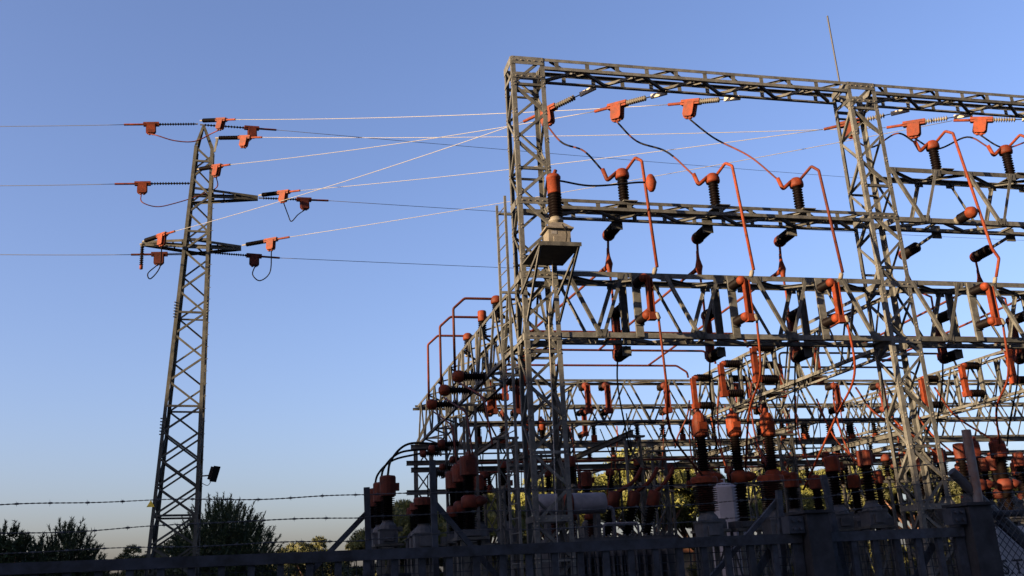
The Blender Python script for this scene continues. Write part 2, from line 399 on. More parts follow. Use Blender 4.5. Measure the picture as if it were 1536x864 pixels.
# low bus beams
def ibeam(label, P, Q, h=.16, w=.12, group=None):
    P = Vector(P); Q = Vector(Q); x, y, d = frame(Q-P); L = (Q-P).length
    o = obj('bus_beam', IB, STEEL, None, basis(x*h, y*w, d*L, P), label, 'beam', group); return o
_pf = ((-.5,-.5),(-.5,.5),(-.38,.5),(-.38,.08),(.38,.08),(.38,.5),(.5,.5),(.5,-.5),(.38,-.5),(.38,-.08),(-.38,-.08),(-.38,-.5))
IB = mesh('i_beam', [(a, b, z) for z in (0, 1) for a, b in _pf], [(i, (i+1) % 12, 12+(i+1) % 12, 12+i) for i in range(12)] + [(0,11,10,3,2,1),(10,9,4,3),(9,8,7,6,5,4),(12,13,14,15,22,23),(15,16,21,22),(16,17,18,19,20,21)])
ibeam('low steel beam bolted to the middle columns, upper of two', (-.9, DY-.1, 5.86), (27, DY-.1, 5.86), .17)
ibeam('low steel beam bolted to the middle columns, lower of two', (-.9, DY-.1, 5.16), (27, DY-.1, 5.16), .15)
ibeam('low steel beam bolted to the rear columns, upper of two', (-.4, RY-.02, 5.95), (29, RY-.02, 5.95), .17)
ibeam('low steel beam bolted to the rear columns, lower of two', (-.4, RY-.02, 4.9), (29, RY-.02, 4.9), .17)

# ------------------------------------------------------------------ steel pylon
PC = V(-8.40, 17.0, 0); LEAN = .0147
def hw(z): return .88-(z-0)*(.88-.36)/18.2
def pylon():
    o = thing('lattice_pylon', PC, 'tall tapering lattice pylon with three short crossarms', 'pylon')
    ztop = 18.2
    for sx in (-1, 1):
        for sy in (-1, 1):
            a = PC+V(sx*hw(0), sy*hw(0), 0); b = PC+V(sx*hw(ztop), sy*hw(ztop), ztop)
            angle('leg', o, a, b, .12, (-sx, 0, 0), (0, -sy, 0), PYST)
            c = PC+V(.05*sx-.1, .05*sy, 19.25)
            angle('peak_bar', o, b, c, .09, (-sx, 0, 0), (0, -sy, 0), PYST)
    z = .25; i = 0
    while z < ztop-.3:
        h = .42+hw(z)*.72; z2 = min(z+h, ztop-.02)
        for ax in (0, 1):
            for sg in (-1, 1):
                def pt(s, zz):
                    w = hw(zz)
                    return PC+(V(s*(w-.05), sg*(w-.01), zz) if ax == 0 else V(sg*(w-.01), s*(w-.05), zz))
                n = (0, sg, 0) if ax == 0 else (sg, 0, 0); e = 1 if (i+ax+(sg > 0)) % 2 else -1
                zm_ = (z+z2)/2
                brace('brace', o, pt(-e, z), pt(e, z2), .068, n, PYST)
                if z < 6.5: brace('brace', o, pt(e, z), pt(-e, z2), .065, n, PYST)
        if i % 4 == 3:
            for sg in (-1, 1):
                w = hw(z2); brace('tie_bar', o, PC+V(-w, sg*w, z2), PC+V(w, sg*w, z2), .07, (0, sg, 0), PYST)
        z = z2; i += 1
    def arm(side, tip, label=None):
        zz = tip.z; a = thing_part(o, 'crossarm', PC+V(side*hw(zz), 0, zz))
        for sy in (-1, 1):
            for dz in (.12, -.22):
                w = hw(zz+dz)
                angle('arm_bar', a, PC+V(-side*w*.9, sy*w, zz+dz), tip+V(0, sy*.05, dz*.25), .10, (0, 0, -1), (0, -sy, 0), PYST)
        w = hw(zz)
        for k in range(1, 4):
            t = k/4; c = PC+V(side*w, 0, zz); q = c.lerp(tip, t)
            plate('arm_tie', a, q+V(0, 0, -.06), .05, max(.12, 2*w*(1-t)), .04, PYST)
    def thing_part(par, nm, loc):
        w_ = hw(loc.z); return obj(nm, mesh(nm, *boxv(-.06, .06, -w_, w_, -.05, .05)), PYST, par, loc+V(0, 0, -.05))
    angle('shoulder_bracket', o, PC+V(hw(18), -hw(18), 18.0), (PY(324, 207, 16.6)-V(LEAN*18.2, 0, 0)), .09, (0, 0, -1), (0, 1, 0), PYST)
    angle('shoulder_bracket', o, PC+V(hw(18), hw(18)*.3, 18.5), (PY(324, 207, 16.6)-V(LEAN*18.2, 0, 0))+V(0, .05, 0), .09, (0, 0, -1), (0, 1, 0), PYST)
    arm(1, ARM_UR-V(LEAN*ARM_UR.z, 0, 0)); arm(1, ARM_LR-V(LEAN*ARM_LR.z, 0, 0)); arm(-1, ARM_LL-V(LEAN*ARM_LL.z, 0, 0))
    # climbing step bolts and foundations
    for sx in (-1, 1):
        for sy in (-1, 1):
            p = PC+V(sx*hw(0), sy*hw(0), .1); plate('foundation', o, p, .6, .6, .24, CONC)
    for k in range(30):
        zz = 3+k*.45; w = hw(zz); rod('step_bolt', o, PC+V(w-.02, -w+.02, zz), PC+V(w+.11, -w-.02, zz+.02), .012, PYST)
    for zz in (7.35, 2.9, 11.6):
        for sx in (-1, 1):
            w = hw(zz)
            for j in range(6): rod('bolt', o, PC+V(sx*w, -w, zz+j*.11-.3), PC+V(sx*(w+.05), -w-.03, zz+j*.11-.3), .022, PYST)
    return o
ARM_UR, ARM_LR, ARM_LL = PY(387, 294, 17.0), PY(362, 369, 17.0), PY(213, 364, 17.0)
pyl = pylon(); pyl.rotation_euler = (0, LEAN, 0)     # the pylon leans very slightly towards the yard

# ------------------------------------------------------------------ insulators and fittings
def shed_profile(L, n, rc, rs, r2=None):
    prof = [(rc, 0)]; h = L/n
    for i in range(n):
        z = i*h; r = rs if (r2 is None or i % 2 == 0) else r2
        prof += [(rc, z+h*.15), (r, z+h*.38), (r, z+h*.5), (rc*1.05, z+h*.8)]
    prof.append((rc, L)); return prof
_cache = {}
def shed_mesh(L, n, rc, rs, r2=None, seg=14):
    k = (round(L, 3), n, round(rc, 3), round(rs, 3), r2, seg)
    if k not in _cache:
        me = MB().lathe(shed_profile(L, n, rc, rs, r2), seg).build('shed_stack', True); _cache[k] = me
    return _cache[k]
def lathe_mesh(name, prof, seg=14, smooth=True):
    k = (name, tuple(prof), seg)
    if k not in _cache: _cache[k] = MB().lathe(prof, seg).build(name, smooth)
    return _cache[k]
def aim(P, d, s=1):
    x, y, d = frame(Vector(d), V(0, 0, 1)); return basis(x*s, y*s, d*s, Vector(P))
DOME = [(.09, -.03), (.17, -.03), (.18, .02), (.175, .10), (.15, .17), (.10, .215), (.05, .23)]
DRUM = [(.10, -.02), (.14, -.02), (.15, .0), (.15, .30), (.13, .34), (.06, .36)]
BALL = [(.05, -.12), (.11, -.09), (.145, 0), (.11, .09), (.05, .12)]
HOOD = [(.15, 0), (.17, .02), (.17, .26), (.15, .38), (.10, .47), (.05, .50), (.04, .56)]
FLNG = [(.11, 0), (.11, .04), (.075, .05), (.07, .12)]
def post_insulator(P, d, L, label, group=None, rs=.145, n=9, cap='dome', material=None, name='post_insulator', cs=1.0, capmat=None):
    d = Vector(d).normalized(); P = Vector(P); o = thing(name, P, label, 'insulator', group)
    obj('base_fitting', lathe_mesh('base_fitting', [(r*.9, z) for r, z in FLNG]), CAST, o, aim(P, d))
    obj('shed_stack', shed_mesh(L, n, rs*.55, rs), material or BLACK, o, aim(P+d*.10, d))
    prof = {'dome': DOME, 'drum': DRUM, 'ball': BALL, 'hood': HOOD}[cap]
    obj('cap_cover', lathe_mesh('cap_'+cap, prof), capmat or ORANGE, o, aim(P+d*(.10+L), d, cs*rs/.145))
    return o
# T shaped cover over a dead-end clamp: barrel along the wire, box hanging under it, two drain knobs, flange rim
def cover_mesh():
    b = MB()
    b.box(-.30, .30, -.075, .075, -.07, .08); b.box(-.31, .31, -.105, .105, -.012, .008)
    pts = [(-.15, .02), (.17, .02), (.17, -.34), (.13, -.40), (-.11, -.40), (-.15, -.34)]
    n = len(pts); v = [(x, -.10, z) for x, z in pts] + [(x, .10, z) for x, z in pts]
    b.add(v, [tuple(range(n)), tuple(range(2*n-1, n-1, -1))] + [(i, n+i, n+(i+1) % n, (i+1) % n) for i in range(n)])
    v = [(x*1.0+.01, y, z) for y in (-.012, .012) for x, z in ((-.19, .0), (.20, .0), (.20, -.36), (.15, -.43), (-.13, -.43), (-.19, -.36))]
    b.add(v, [tuple(range(6)), tuple(range(11, 5, -1))] + [(i, 6+i, 6+(i+1) % 6, (i+1) % 6) for i in range(6)])
    for x in (-.05, .07): b.lathe([(.045, -.46), (.05, -.40), (.05, -.36)], 8, Matrix.Translation((x, 0, 0)))
    return b.build('clamp_cover')
COVER = cover_mesh()
def strain(A, T, label, group, link=.25, string=.9, nsh=10, rs=.085, cover=.62, sleeve=.55, material=None, droop=0, linkmat=None, clean=None, lw=.05):
    """dead-end assembly from anchor A towards T; returns (cover bottom point, sleeve end)"""
    A = Vector(A); T = Vector(T); d = (T-A).normalized(); d = (d+V(0, 0, droop)).normalized()
    o = thing('strain_insulator', A, label, 'insulator', group)
    x, y, _ = frame(d); 
    obj('link_plate', PLATE, linkmat or CAST, o, basis(x*lw, y*lw*.5, d*link*(.74 if lw > .06 else 1), A+d*link*(.37 if lw > .06 else .5)))
    p = A+d*link
    if lw > .06: rod('chain_link', o, A+d*link*.70, p+d*.03, .014, CABLE)
    obj('shed_stack', shed_mesh(string, nsh, rs*.38, rs, None, 10), material or BLACK, o, aim(p, d))
    p = p+d*string; C = p+d*(cover*.5-.02)
    hz = (V(0, 0, 1)-d*d.z).normalized(); yy = hz.cross(d)
    s = cover/.62
    obj('clamp_cover', COVER, clean or ORANGE, o, basis(d*s, yy*s, hz*s, C))
    p2 = p+d*(cover-.04); p3 = p2+d*sleeve
    rod('wire_sleeve', o, p2-d*.02, p3, .042*s, clean or ORANGE)
    return C-hz*.42*s+d*.05, p3
def wire(P, Q, sag, r, label, group, material=None, name='overhead_wire', n=24):
    P = Vector(P); Q = Vector(Q); pts = []
    for i in range(n+1):
        t = i/n; p = P.lerp(Q, t); p.z -= sag*4*t*(1-t); pts.append(p)
    return tube(name, pts, r, material or ALU, label=label, cat='wire', group=group, n=6)

# ------------------------------------------------------------------ line conductors from pylon to gantry
covers = []     # gantry side
PYA = [(300, 181), (323, 207), (296, 254), (388, 293), (214, 362), (363, 368)]
pyl_pts = [PY(x, y, 16.75 if k in (3, 4, 5) else 16.6) for k, (x, y) in enumerate(PYA)]
# gantry anchors, bay 1 then bay 2: anchor pixel on the rear lower chord
GA = [((893, 127), (782, 184)), ((1000, 136), (893, 167)), ((1110, 144), (1003, 157)), ((1362, 155), (1218, 198)), ((1458, 168), (1320, 193)), ((1560, 172), (1412, 181))]
pair = {0: 4, 1: 2, 2: 0, 3: 3, 4: 1, 5: 5}
names_p = ['top of the pylon', 'shoulder of the pylon', 'upper left leg of the pylon', 'tip of the upper right crossarm', 'tip of the lower left crossarm', 'tip of the lower right crossarm']
GCOV = []
for g, (a, e) in enumerate(GA):
    A = PY(a[0], a[1], GD-.02); A.z = ZT-.29; E = PY(e[0], e[1], GD+1.75)
    bay = 'first' if g < 3 else 'second'
    b, s = strain(A, E, 'pale strain insulator with orange cover under the top beam, %s in the %s bay' % (ORD[g % 3], bay), 'strain insulators under the top beam',
                  link=.62, string=.58, nsh=9, rs=.075, cover=.60, sleeve=.45, material=CAST, linkmat=LINK, lw=.11)
    GCOV.append((b, s))
    pa = pyl_pts[pair[g]]
    b2, s2 = strain(pa, s, 'black strain insulator with orange cover at the %s' % names_p[pair[g]], 'strain insulators on the pylon',
                    link=.2, string=.85 if g != 4 else 1.0, nsh=12, rs=.085, cover=.58, sleeve=.55)
    wire(s2-(s-s2).normalized()*.05, s-(s2-s).normalized()*-.03,   .12, .0105, 'bright overhead wire from the %s to the gantry' % names_p[pair[g]], 'overhead wires to the gantry')
    covers.append((pair[g], b2))
PB = dict(covers)
# through line: three dark wires to the left and three to the right
lefts = [((297, 186), (184, 187), (-400, 184)), ((289, 275), (170, 276), (-400, 273)), ((277, 381), (196, 382), (-400, 370))]
rights = [((300, 187), (416, 195), (1900, 305)), ((388, 297), (494, 301), (1900, 372)), ((316, 379), (421, 387), (1900, 432))]
tiers = ['top', 'middle', 'lowest']
LB = []; RB = []
for k, (a, e, t) in enumerate(lefts):
    A = PY(a[0], a[1], 17.0); E = PY(e[0], e[1], 17.0); T = PY(t[0], t[1], 22)
    Ltot = (E-A).length
    b, s = strain(A, E, 'thin strain insulator with orange cover on the %s wire leaving the yard' % tiers[k], 'strain insulators on the pylon', link=.12, string=max(.5, Ltot-1.45), nsh=14, rs=.06, cover=.6, sleeve=.72, clean=RED if k == 2 else None)
    wire(s-(T-s).normalized()*.04, T, .12, .012, 'dark overhead wire leaving the pylon away from the yard, %s of three' % tiers[k], 'dark through wires', DWIRE); LB.append(b)
for k, (a, e, t) in enumerate(rights):
    A = PY(a[0], a[1], 17.15); E = PY(e[0], e[1], 17.6); T = PY(t[0], t[1], 48)
    Ltot = (E-A).length
    b, s = strain(A, E, 'thin strain insulator with orange cover on the %s dark wire behind the gantry' % tiers[k], 'strain insulators on the pylon', link=.15, string=max(.5, Ltot-1.45), nsh=14, rs=.055, cover=.6, sleeve=.7, clean=RED)
    wire(s-(T-s).normalized()*.04, T, .35, .011, 'dark overhead wire passing behind the gantry, %s of three' % tiers[k], 'dark through wires', DWIRE); RB.append(b)
def jumper(P, Q, via, label, r=.022, m=CABLE, Yv=16.6):
    return tube('jumper_cable', [P]+[PY(x, y, Yv) for x, y in via]+[Q], r, m, smooth=True, label=label, cat='cable', group='jumper cables on the pylon', n=6)
jumper(LB[0], PB[0], [(235, 203), (262, 211), (292, 212), (318, 200)], 'rust-red jumper cable looping under the top of the pylon', m=RED)
jumper(LB[1], PB[2], [(213, 303), (235, 310), (262, 305), (300, 293), (325, 281)], 'rust-red jumper cable looping below the upper left leg of the pylon', m=RED)
jumper(LB[2], PB[4], [(222, 410), (226, 418), (240, 400)], 'dark jumper cable looping under the lower left crossarm')
jumper(RB[0], PB[1], [(364, 219), (362, 212), (368, 222)], 'small dark jumper loop under the pylon shoulder')
jumper(RB[1], PB[3], [(447, 322), (437, 332), (432, 322)], 'dark jumper loop under the upper right crossarm')
jumper(RB[2], PB[5], [(379, 412), (390, 421), (405, 408)], 'dark jumper loop under the lower right crossarm')
p = PY(219, 385, 16.9); post_insulator(ARM_LL+V(.02, 0, -.05), (0.02, 0, -1), .75, 'black insulator hanging from the lower left crossarm', rs=.075, n=10, cs=.8, cap='drum')

# ------------------------------------------------------------------ bay equipment on the front gantry
def phase_front(k, x, bay, zpost, ybeam=.35, ztop_label=''):
    who = '%s %s from the %s' % (ORD[k], 'phase', 'corner' if bay == 1 else 'rod column')
    G = 'bay %d' % bay
    # upright post insulator
    base = V(x+.12, ybeam, zpost)
    post_insulator(base, (0, 0, 1), .62, 'upright insulator with orange dome on the %s, %s' % ('second beam' if bay == 1 else 'upper deep truss', who), 'upright post insulators', rs=.125, cs=1.1)
    plate_o = plate('support_plate', None, base+V(0, 0, -.014), .34, .82, .02); tagit(plate_o, 'steel seat plate under the upright insulator, %s' % who, 'plate', 'seat plates of the upright insulators')
    cap = base+V(0, 0, .10+.62+.14)
    # strain cover dropper
    b, s = GCOV[k+(0 if bay == 1 else 3)]
    elbow = cap+V(-.42, .05, -.10)
    tube('elbow_clamp', [cap+V(-.12, 0, -.02), cap+V(-.36, .03, -.22), elbow+V(-.02, .02, .18)], .05, ORANGE, bend=.06, label='orange elbow clamp beside the upright insulator, %s' % who, cat='clamp', group='elbow clamps')
    e = elbow+V(-.02, .02, .14)
    jt = random.uniform(-.06, .06)
    if bay == 1: mid = [b.lerp(e, .3)+V(jt, 0, -.10+jt), b.lerp(e, .7)+V(jt, 0, .12-jt)]
    else: mid = [b.lerp(e, .35)+V(-.1, 0, -.25), b.lerp(e, .75)+V(0, 0, .22)]
    dc = tube('dropper_cable', [b]+mid+[e], .022, RED, smooth=True, label='red and black dropper cable to the upright insulator, %s' % who, cat='cable', group='dropper cables')
    sp = smooth_path([b]+mid+[e]); n_ = len(sp)
    for lo, hi in (((.30, .48), (.70, .93)), ((.04, .2), (.34, .72)), ((.06, .42),))[k]:
        tube('black_section', sp[int(lo*n_):int(hi*n_)+1], .024, CABLE, dc)
    # down tube to the front disconnector
    yd = -.62; xd = x+.12; ztd = 7.93
    tp = [cap+V(.10, -.03, .03), cap+V(.27+jt, -.30, .26+jt*.7), cap+V(.36+jt, -.45, .10)]+([V(x+.30, -.60, 9.62), V(x+.36, -.66, 8.75), V(x+.52, -.64, 8.5)] if bay == 2 else [])+[V(xd+.25, yd+.02, ztd+.12)]
    tube('busbar_tube', tp, .036, ORANGE if k != 2 else RED, bend=.035, label='orange bent tube dropping to the front disconnector, %s' % who, cat='tube', group='bent down tubes of the front gantry')
    # disconnector: two horizontal insulators and a vertical blade
    d = thing('disconnector', V(x+.08, -.03, ZB), 'orange blade disconnector on the main truss front, %s' % who, 'disconnector', 'front disconnectors')
    for z in (7.83, 7.0):
        P = V(x+.08, -.035, z)
        plate('mount', d, P+V(0, -.012, 0), .20, .03, .22)
        obj('shed_stack', shed_mesh(.42, 8, .06, .105), BLACK, d, aim(P+V(0, -.02, 0), (0, -1, 0)))
        obj('cap_cover', lathe_mesh('cap_dome', DOME), ORANGE, d, aim(P+V(0, -.44, 0), (0, -1, 0), .56))
    bx = x+.08
    bl = MB(); bl.box(-.10, -.07, -.05, .09, -.36, .40); bl.box(.07, .10, -.05, .09, -.36, .40); bl.box(-.07, .07, .03, .06, -.34, .36)
    obj('blade_cover', BLADE, ORANGE, d, Matrix.Translation((bx+.09, -.55, 7.40)) @ Matrix.Diagonal((.8, .9, 1, 1)))
    obj('clamp', lathe_mesh('clampn', [(.03, 0), (.05, .02), (.05, .14), (.03, .16)], 8), CAST, d, aim((bx+.2, -.60, 7.88), (.3, -.1, 1)))
    obj('clamp', lathe_mesh('clampn', [(.03, 0), (.05, .02), (.05, .14), (.03, .16)], 8), CAST, d, aim((bx+.17, -.60, 7.03), (.3, -.1, -1)))
    # tail cable going down
    tails = {(1, 0): [V(2.95, -.3, 5.6), V(3.5, 1.0, 4.7), PY(1055, 715, 2.9)], (1, 1): [V(5.2, -.2, 5.8), V(5.55, 1.2, 5.2), PY(1118, 700, 2.9)], (1, 2): [V(7.5, -.2, 5.8), V(7.6, 1.0, 5.0), PY(1205, 735, 3.0)],
             (2, 0): [V(11.5, -.2, 5.8), V(12.0, 1, 5.2), PY(1500, 665, 3.0)], (2, 1): [V(13.7, -.2, 5.8), V(14, 1, 4.8), V(14.3, 3, 4.3)], (2, 2): [V(15.9, -.2, 5.8), V(16, 1, 4.8), V(16.3, 3, 4.3)]}
    tube('tail_cable', [V(bx+.22, -.58, 6.95)]+tails[(bay, k)], .027, ORANGE, smooth=True, label='orange cable falling from the front disconnector, %s' % who, cat='cable', group='falling cables of the front disconnectors')
    # rear side: horizontal insulator under the beam pointing away, lower fork and rear disconnector
    zr = (Z2B-.02 if bay == 1 else 9.62); P = V(x+.02, GD+.02, zr)
    ext = 0 if bay == 1 else .75
    hang = thing('hanging_insulator', P, 'black insulator behind the %s, cable fork below, %s' % ('second beam' if bay == 1 else 'upper truss', who), 'insulator', 'rear insulators with cable forks')
    plate('bracket', hang, P+V(.02, .015, .02), .26, .03, .34)
    if ext:
        rod('arm', hang, P+V(0, .02, -.02), P+V(-.02, ext+.05, -.10), .04); P = P+V(-.02, ext, -.05)
        fi = post_insulator(V(x+.08, -.03, 9.66), (.05, -1, .06), .40, 'short insulator with orange ball on the upper truss front, %s' % who, 'front insulators of the upper truss', rs=.125, n=7, cap='ball', cs=1.25)
    obj('shed_stack', shed_mesh(.5, 8, .085, .14), BLACK, hang, aim(P+V(0, .03, -.06), (-.02, 1, -.05)))
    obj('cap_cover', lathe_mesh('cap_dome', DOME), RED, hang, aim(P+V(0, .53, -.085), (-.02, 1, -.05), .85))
    J = V(x-.03, 1.30+ext, 8.72)
    tube('drop_lead', [P+V(-.01, .60, -.12), V(x-.02, 1.3+ext, 9.1), J], [.03]*3, RED, label=None, parent=hang)
    obj('fork_cover', lathe_mesh('fork', [(.03, -.3), (.045, -.26), (.065, -.12), (.095, 0), (.065, .12), (.045, .2), (.03, .4)], 10), ORANGE, hang, Matrix.Translation(J))
    obj('fork_branch', lathe_mesh('fork_branch', [(.05, 0), (.075, .05), (.05, .25), (.036, .45)], 10), ORANGE, hang, aim(J+V(0, 0, -.02), (-.1, 1, -.12)))
    tgt = (V(1.7, 5.75, 8.22), V(4.35, 8.0, 8.22), V(6.75, 10.15, 8.22), V(10.4, 5.2, 8.25), V(12.7, 7.4, 8.25), V(15, 9.5, 8.25))[k+(0 if bay == 1 else 3)]
    tube('slant_tube', [J+V(-.03, .05, -.02), tgt], .033, RED, label='orange slanting tube running back from the cable fork, %s' % who, cat='tube', group='slanting tubes behind the front gantry')
    rd = thing('disconnector', V(x+.02, GD+.04, ZB), 'dark disconnector on the main truss rear, %s' % who, 'disconnector', 'rear disconnectors')
    for z, l in ((7.5, .5), (6.5, .5)):
        P = V(x+.02, GD+.03, z)
        plate('mount', rd, P+V(0, .012, 0), .20, .03, .22)
        obj('shed_stack', shed_mesh(l, 8, .08, .13), BLACK, rd, aim(P+V(0, .02, 0), (0, 1, 0)))
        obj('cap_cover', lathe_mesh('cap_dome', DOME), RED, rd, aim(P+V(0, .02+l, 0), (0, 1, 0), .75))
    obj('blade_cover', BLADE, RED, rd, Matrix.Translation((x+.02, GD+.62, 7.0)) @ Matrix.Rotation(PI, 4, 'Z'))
    tube('drop_lead', [J+V(0, 0, -.15), V(x, 1.32, 8.1), V(x, 1.34, 7.5)], .028, ORANGE, rd)
    tube('tail_cable', [V(x, 1.32, 6.5), V(x+.05, 1.6, 5.9), V(x+.5, 2.6, 5.2), V(x+.9, 3.4, 4.6)], .02, CABLE, smooth=True, label='dark cable falling behind the main truss, %s' % who, cat='cable', group='falling cables behind the main truss')
def blade_mesh():
    b = MB(); b.box(-.085, -.06, -.06, .08, -.44, .42); b.box(.06, .085, -.06, .08, -.44, .42); b.box(-.06, .06, .03, .06, -.42, .40)
    b.box(-.11, .11, -.09, .10, -.52, -.36); b.box(-.03, .03, -.03, .03, -.36, .46); return b.build('blade_cover')
BLADE = blade_mesh()
for k, x in enumerate(PH1): phase_front(k, x, 1, Z2T+.02)
for k, x in enumerate(PH2): phase_front(k, x, 2, 11.06)

# instrument transformer on the platform of the corner column
vt = thing('voltage_transformer', V(.58, -.86, zp+.015), 'orange topped instrument transformer on the corner column platform', 'transformer')
O = V(.58, -.86, zp+.015)
b = MB(); b.box(-.24, .24, -.20, .20, .0, .44); b.box(-.30, .30, -.26, .26, .44, .475)
v = [(-.285, -.245, .475), (.285, -.245, .475), (.285, .245, .475), (-.285, .245, .475), (-.12, -.12, .62), (.12, -.12, .62), (.12, .12, .62), (-.12, .12, .62)]
b.add(v, [(4, 5, 6, 7), (0, 1, 5, 4), (1, 2, 6, 5), (2, 3, 7, 6), (3, 0, 4, 7)])
VS = Matrix.Translation(O)
obj('tank', b.build('vt_tank'), CAST, vt, VS)
obj('neck', lathe_mesh('neck', [(.13, .60), (.13, .65), (.16, .66), (.16, .70), (.12, .71), (.12, .77)]), CAST, vt, VS)
obj('terminal_box', PLATE, CAST, vt, VS @ Matrix.Translation(V(.03, -.215, .16)) @ Matrix.Diagonal((.34, .05, .2, 1)))
tube('secondary_cable', [O+V(.1, -.26, .1), O+V(.12, -.31, .3), O+V(.05, -.27, .52)], .012, CABLE, vt, smooth=True, n=5)
obj('nameplate', PLATE, ALU, vt, VS @ Matrix.Translation(V(-.12, -.203, .36)) @ Matrix.Diagonal((.12, .006, .07, 1)))
obj('shed_stack', shed_mesh(.57, 9, .10, .155), BLACK, vt, VS @ Matrix.Translation(V(0, 0, .75)))
obj('cap_cover', lathe_mesh('vtcap', [(.13, 0), (.145, .02), (.145, .34), (.16, .35), (.16, .39), (.13, .44), (.07, .47), (.04, .48)]), ORANGE, vt, VS @ Matrix.Translation(V(0, 0, 1.30)))
obj('terminal', lathe_mesh('vtterm', [(.03, 0), (.04, .02), (.04, .10)], 8), ORANGE, vt, aim(O+V(.02, -.02, 1.76), (.4, 0, 1)))
J = V(PH1[0]+.42, -.6, 10.02)
tube('busbar_lead', [O+V(.13, 0, 1.62), O+V(.9, .05, 1.56), J+V(-.3, 0, .0), J], .022, CABLE, smooth=True, label='black lead from instrument transformer to the first down tube', cat='cable')
obj('tee_clamp', lathe_mesh('tee', [(.05, -.2), (.09, -.14), (.13, 0), (.09, .14), (.05, .2)], 12), ORANGE, None, J, 'orange ball shaped tee clamp on the first down tube', 'clamp')
gp = [V(.55, -.5, zp-.03), V(.62, -.15, 7.6), V(.5, -.16, 7.0), V(.45, -.18, 5), V(.40, -.16, 2.6), V(.4, -.1, .05)]
tube('earth_wire', gp, .011, ALU, smooth=True, label='thin bare earth wire running down the corner column', cat='wire', n=6)
rod('lightning_rod', None, V(XB+.06, .35, ZT-.02), PY(1241, 24, .35), .022, DWIRE, label='thin dark lightning rod on top of the gantry', cat='lightning rod')

# ------------------------------------------------------------------ bars and disconnectors of the yard bay
def side_disc(xface, sgn, y, zu, zl, who, group, L=.48, m=None):
    d = thing('disconnector', V(xface, y, zl), who, 'disconnector', group); mm = m or ORANGE
    for z in (zu, zl):
        P = V(xface, y, z); plate('mount', d, P+V(sgn*.015, 0, 0), .03, .2, .22)
        obj('shed_stack', shed_mesh(L, 8, .075, .125), BLACK, d, aim(P+V(sgn*.02, 0, 0), (sgn, 0, 0)))
        obj('cap_cover', lathe_mesh('cap_dome', DOME), mm, d, aim(P+V(sgn*(L+.02), 0, 0), (sgn, 0, 0), .58))
    obj('blade_cover', BLADE, mm, d, Matrix.Translation((xface+sgn*(L+.16), y, (zu+zl)/2)) @ Matrix.Rotation(-sgn*PI/2, 4, 'Z') @ Matrix.Diagonal((1, 1, (zu-zl)/.84, 1)))
    return d
YS = (5.8, 8.0, 10.15)
for i, y in enumerate(YS):
    side_disc(8.93, -1, y, 7.82, 6.9, 'orange disconnector on the near side of the rod column truss, %s from the column' % ORD[i], 'disconnectors on the receding trusses')
    side_disc(8.95+.74, 1, y+.15, 7.82, 6.9, 'orange disconnector on the far side of the rod column truss, %s from the column' % ORD[i], 'disconnectors on the receding trusses')
    side_disc(.05+.74, 1, y+.2, 7.75, 6.85, 'orange disconnector inside the corner column truss, %s from the column' % ORD[i], 'disconnectors on the receding trusses')
    side_disc(17.58, -1, y+.1, 7.82, 6.9, 'orange blade disconnector on the second bay end truss, %s from the column' % ORD[i], 'disconnectors on the receding trusses')
    tube('busbar_tube', [V(1.55, y, 7.75), V(1.55, y, 8.22), V(7.75, y, 8.22), V(8.1, y, 8.0), V(8.12, y, 7.82)], .034, RED, bend=.06, label='long dark orange busbar across the first bay, %s from the front' % ORD[i], cat='tube', group='busbars across the first bay')
    tube('busbar_tube', [V(10.4, y+.15, 7.75), V(10.4, y+.15, 8.22), V(16.2, y+.1, 8.22), V(16.7, y+.1, 8.0), V(16.75, y+.1, 7.82)], .034, CABLE if i else RED, bend=.15, label='long dark busbar across the second bay, %s from the front' % ORD[i], cat='tube', group='busbars across the second bay')
# left side: three upright insulators on the corner truss with square bent bars and side disconnectors
for i, (cx_, cy_, bx_, by_, dx_, dy_) in enumerate(((735, 473, 697, 454, 680, 467), (711, 505, 676, 486, 660, 498), (690, 532, 657, 512, 642, 526))):
    B = PX(cx_, cy_, .41); B.z = ZM; P = V(.41, B.y-.9, ZM+.02)
    P = V(.41, (4.35, 6.2, 8.35)[i], ZM-.02)
    post_insulator(P, (0, 0, 1), .42, 'small orange-headed insulator on the corner column truss, %s from the column' % ORD[i], 'upright insulators on the corner truss', rs=.12, n=8, cap='drum' if i == 1 else 'dome')
    h = P+V(0, 0, .62)
    yp = P.y
    q1 = PY(bx_, by_, yp); q2 = PY(dx_, dy_, yp); q3 = V(q2.x, yp, 6.75)
    q1.z = h.z; q2.z = h.z-.28
    tube('busbar_tube', [h+V(.75, 0, 0), h, q1, q2, q3], .034, RED, bend=.05, label='rust-red square bent bar hooked over the corner column truss, %s from the column' % ORD[i], cat='tube', group='square bent bars')
    d = thing('side_insulator', V(.05, yp, 6.65), 'horizontal black insulator under the square bent bar, %s from the corner column' % ORD[i], 'insulator', 'horizontal insulators of the corner truss')
    L = -.02-(q2.x+.16)
    obj('shed_stack', shed_mesh(round(max(.3, L), 2), 9, .07, .12), BLACK, d, aim((.02, yp, 6.66), (-1, 0, 0)))
    obj('cap_cover', lathe_mesh('cap_ball', [(.08, -.02), (.15, .0), (.18, .10), (.16, .24), (.08, .3)]), ORANGE, d, aim((.02-max(.3, L), yp, 6.66), (-1, 0, 0), .9))
    plate('mount', d, (.035, yp, 6.66), .04, .18, .2)

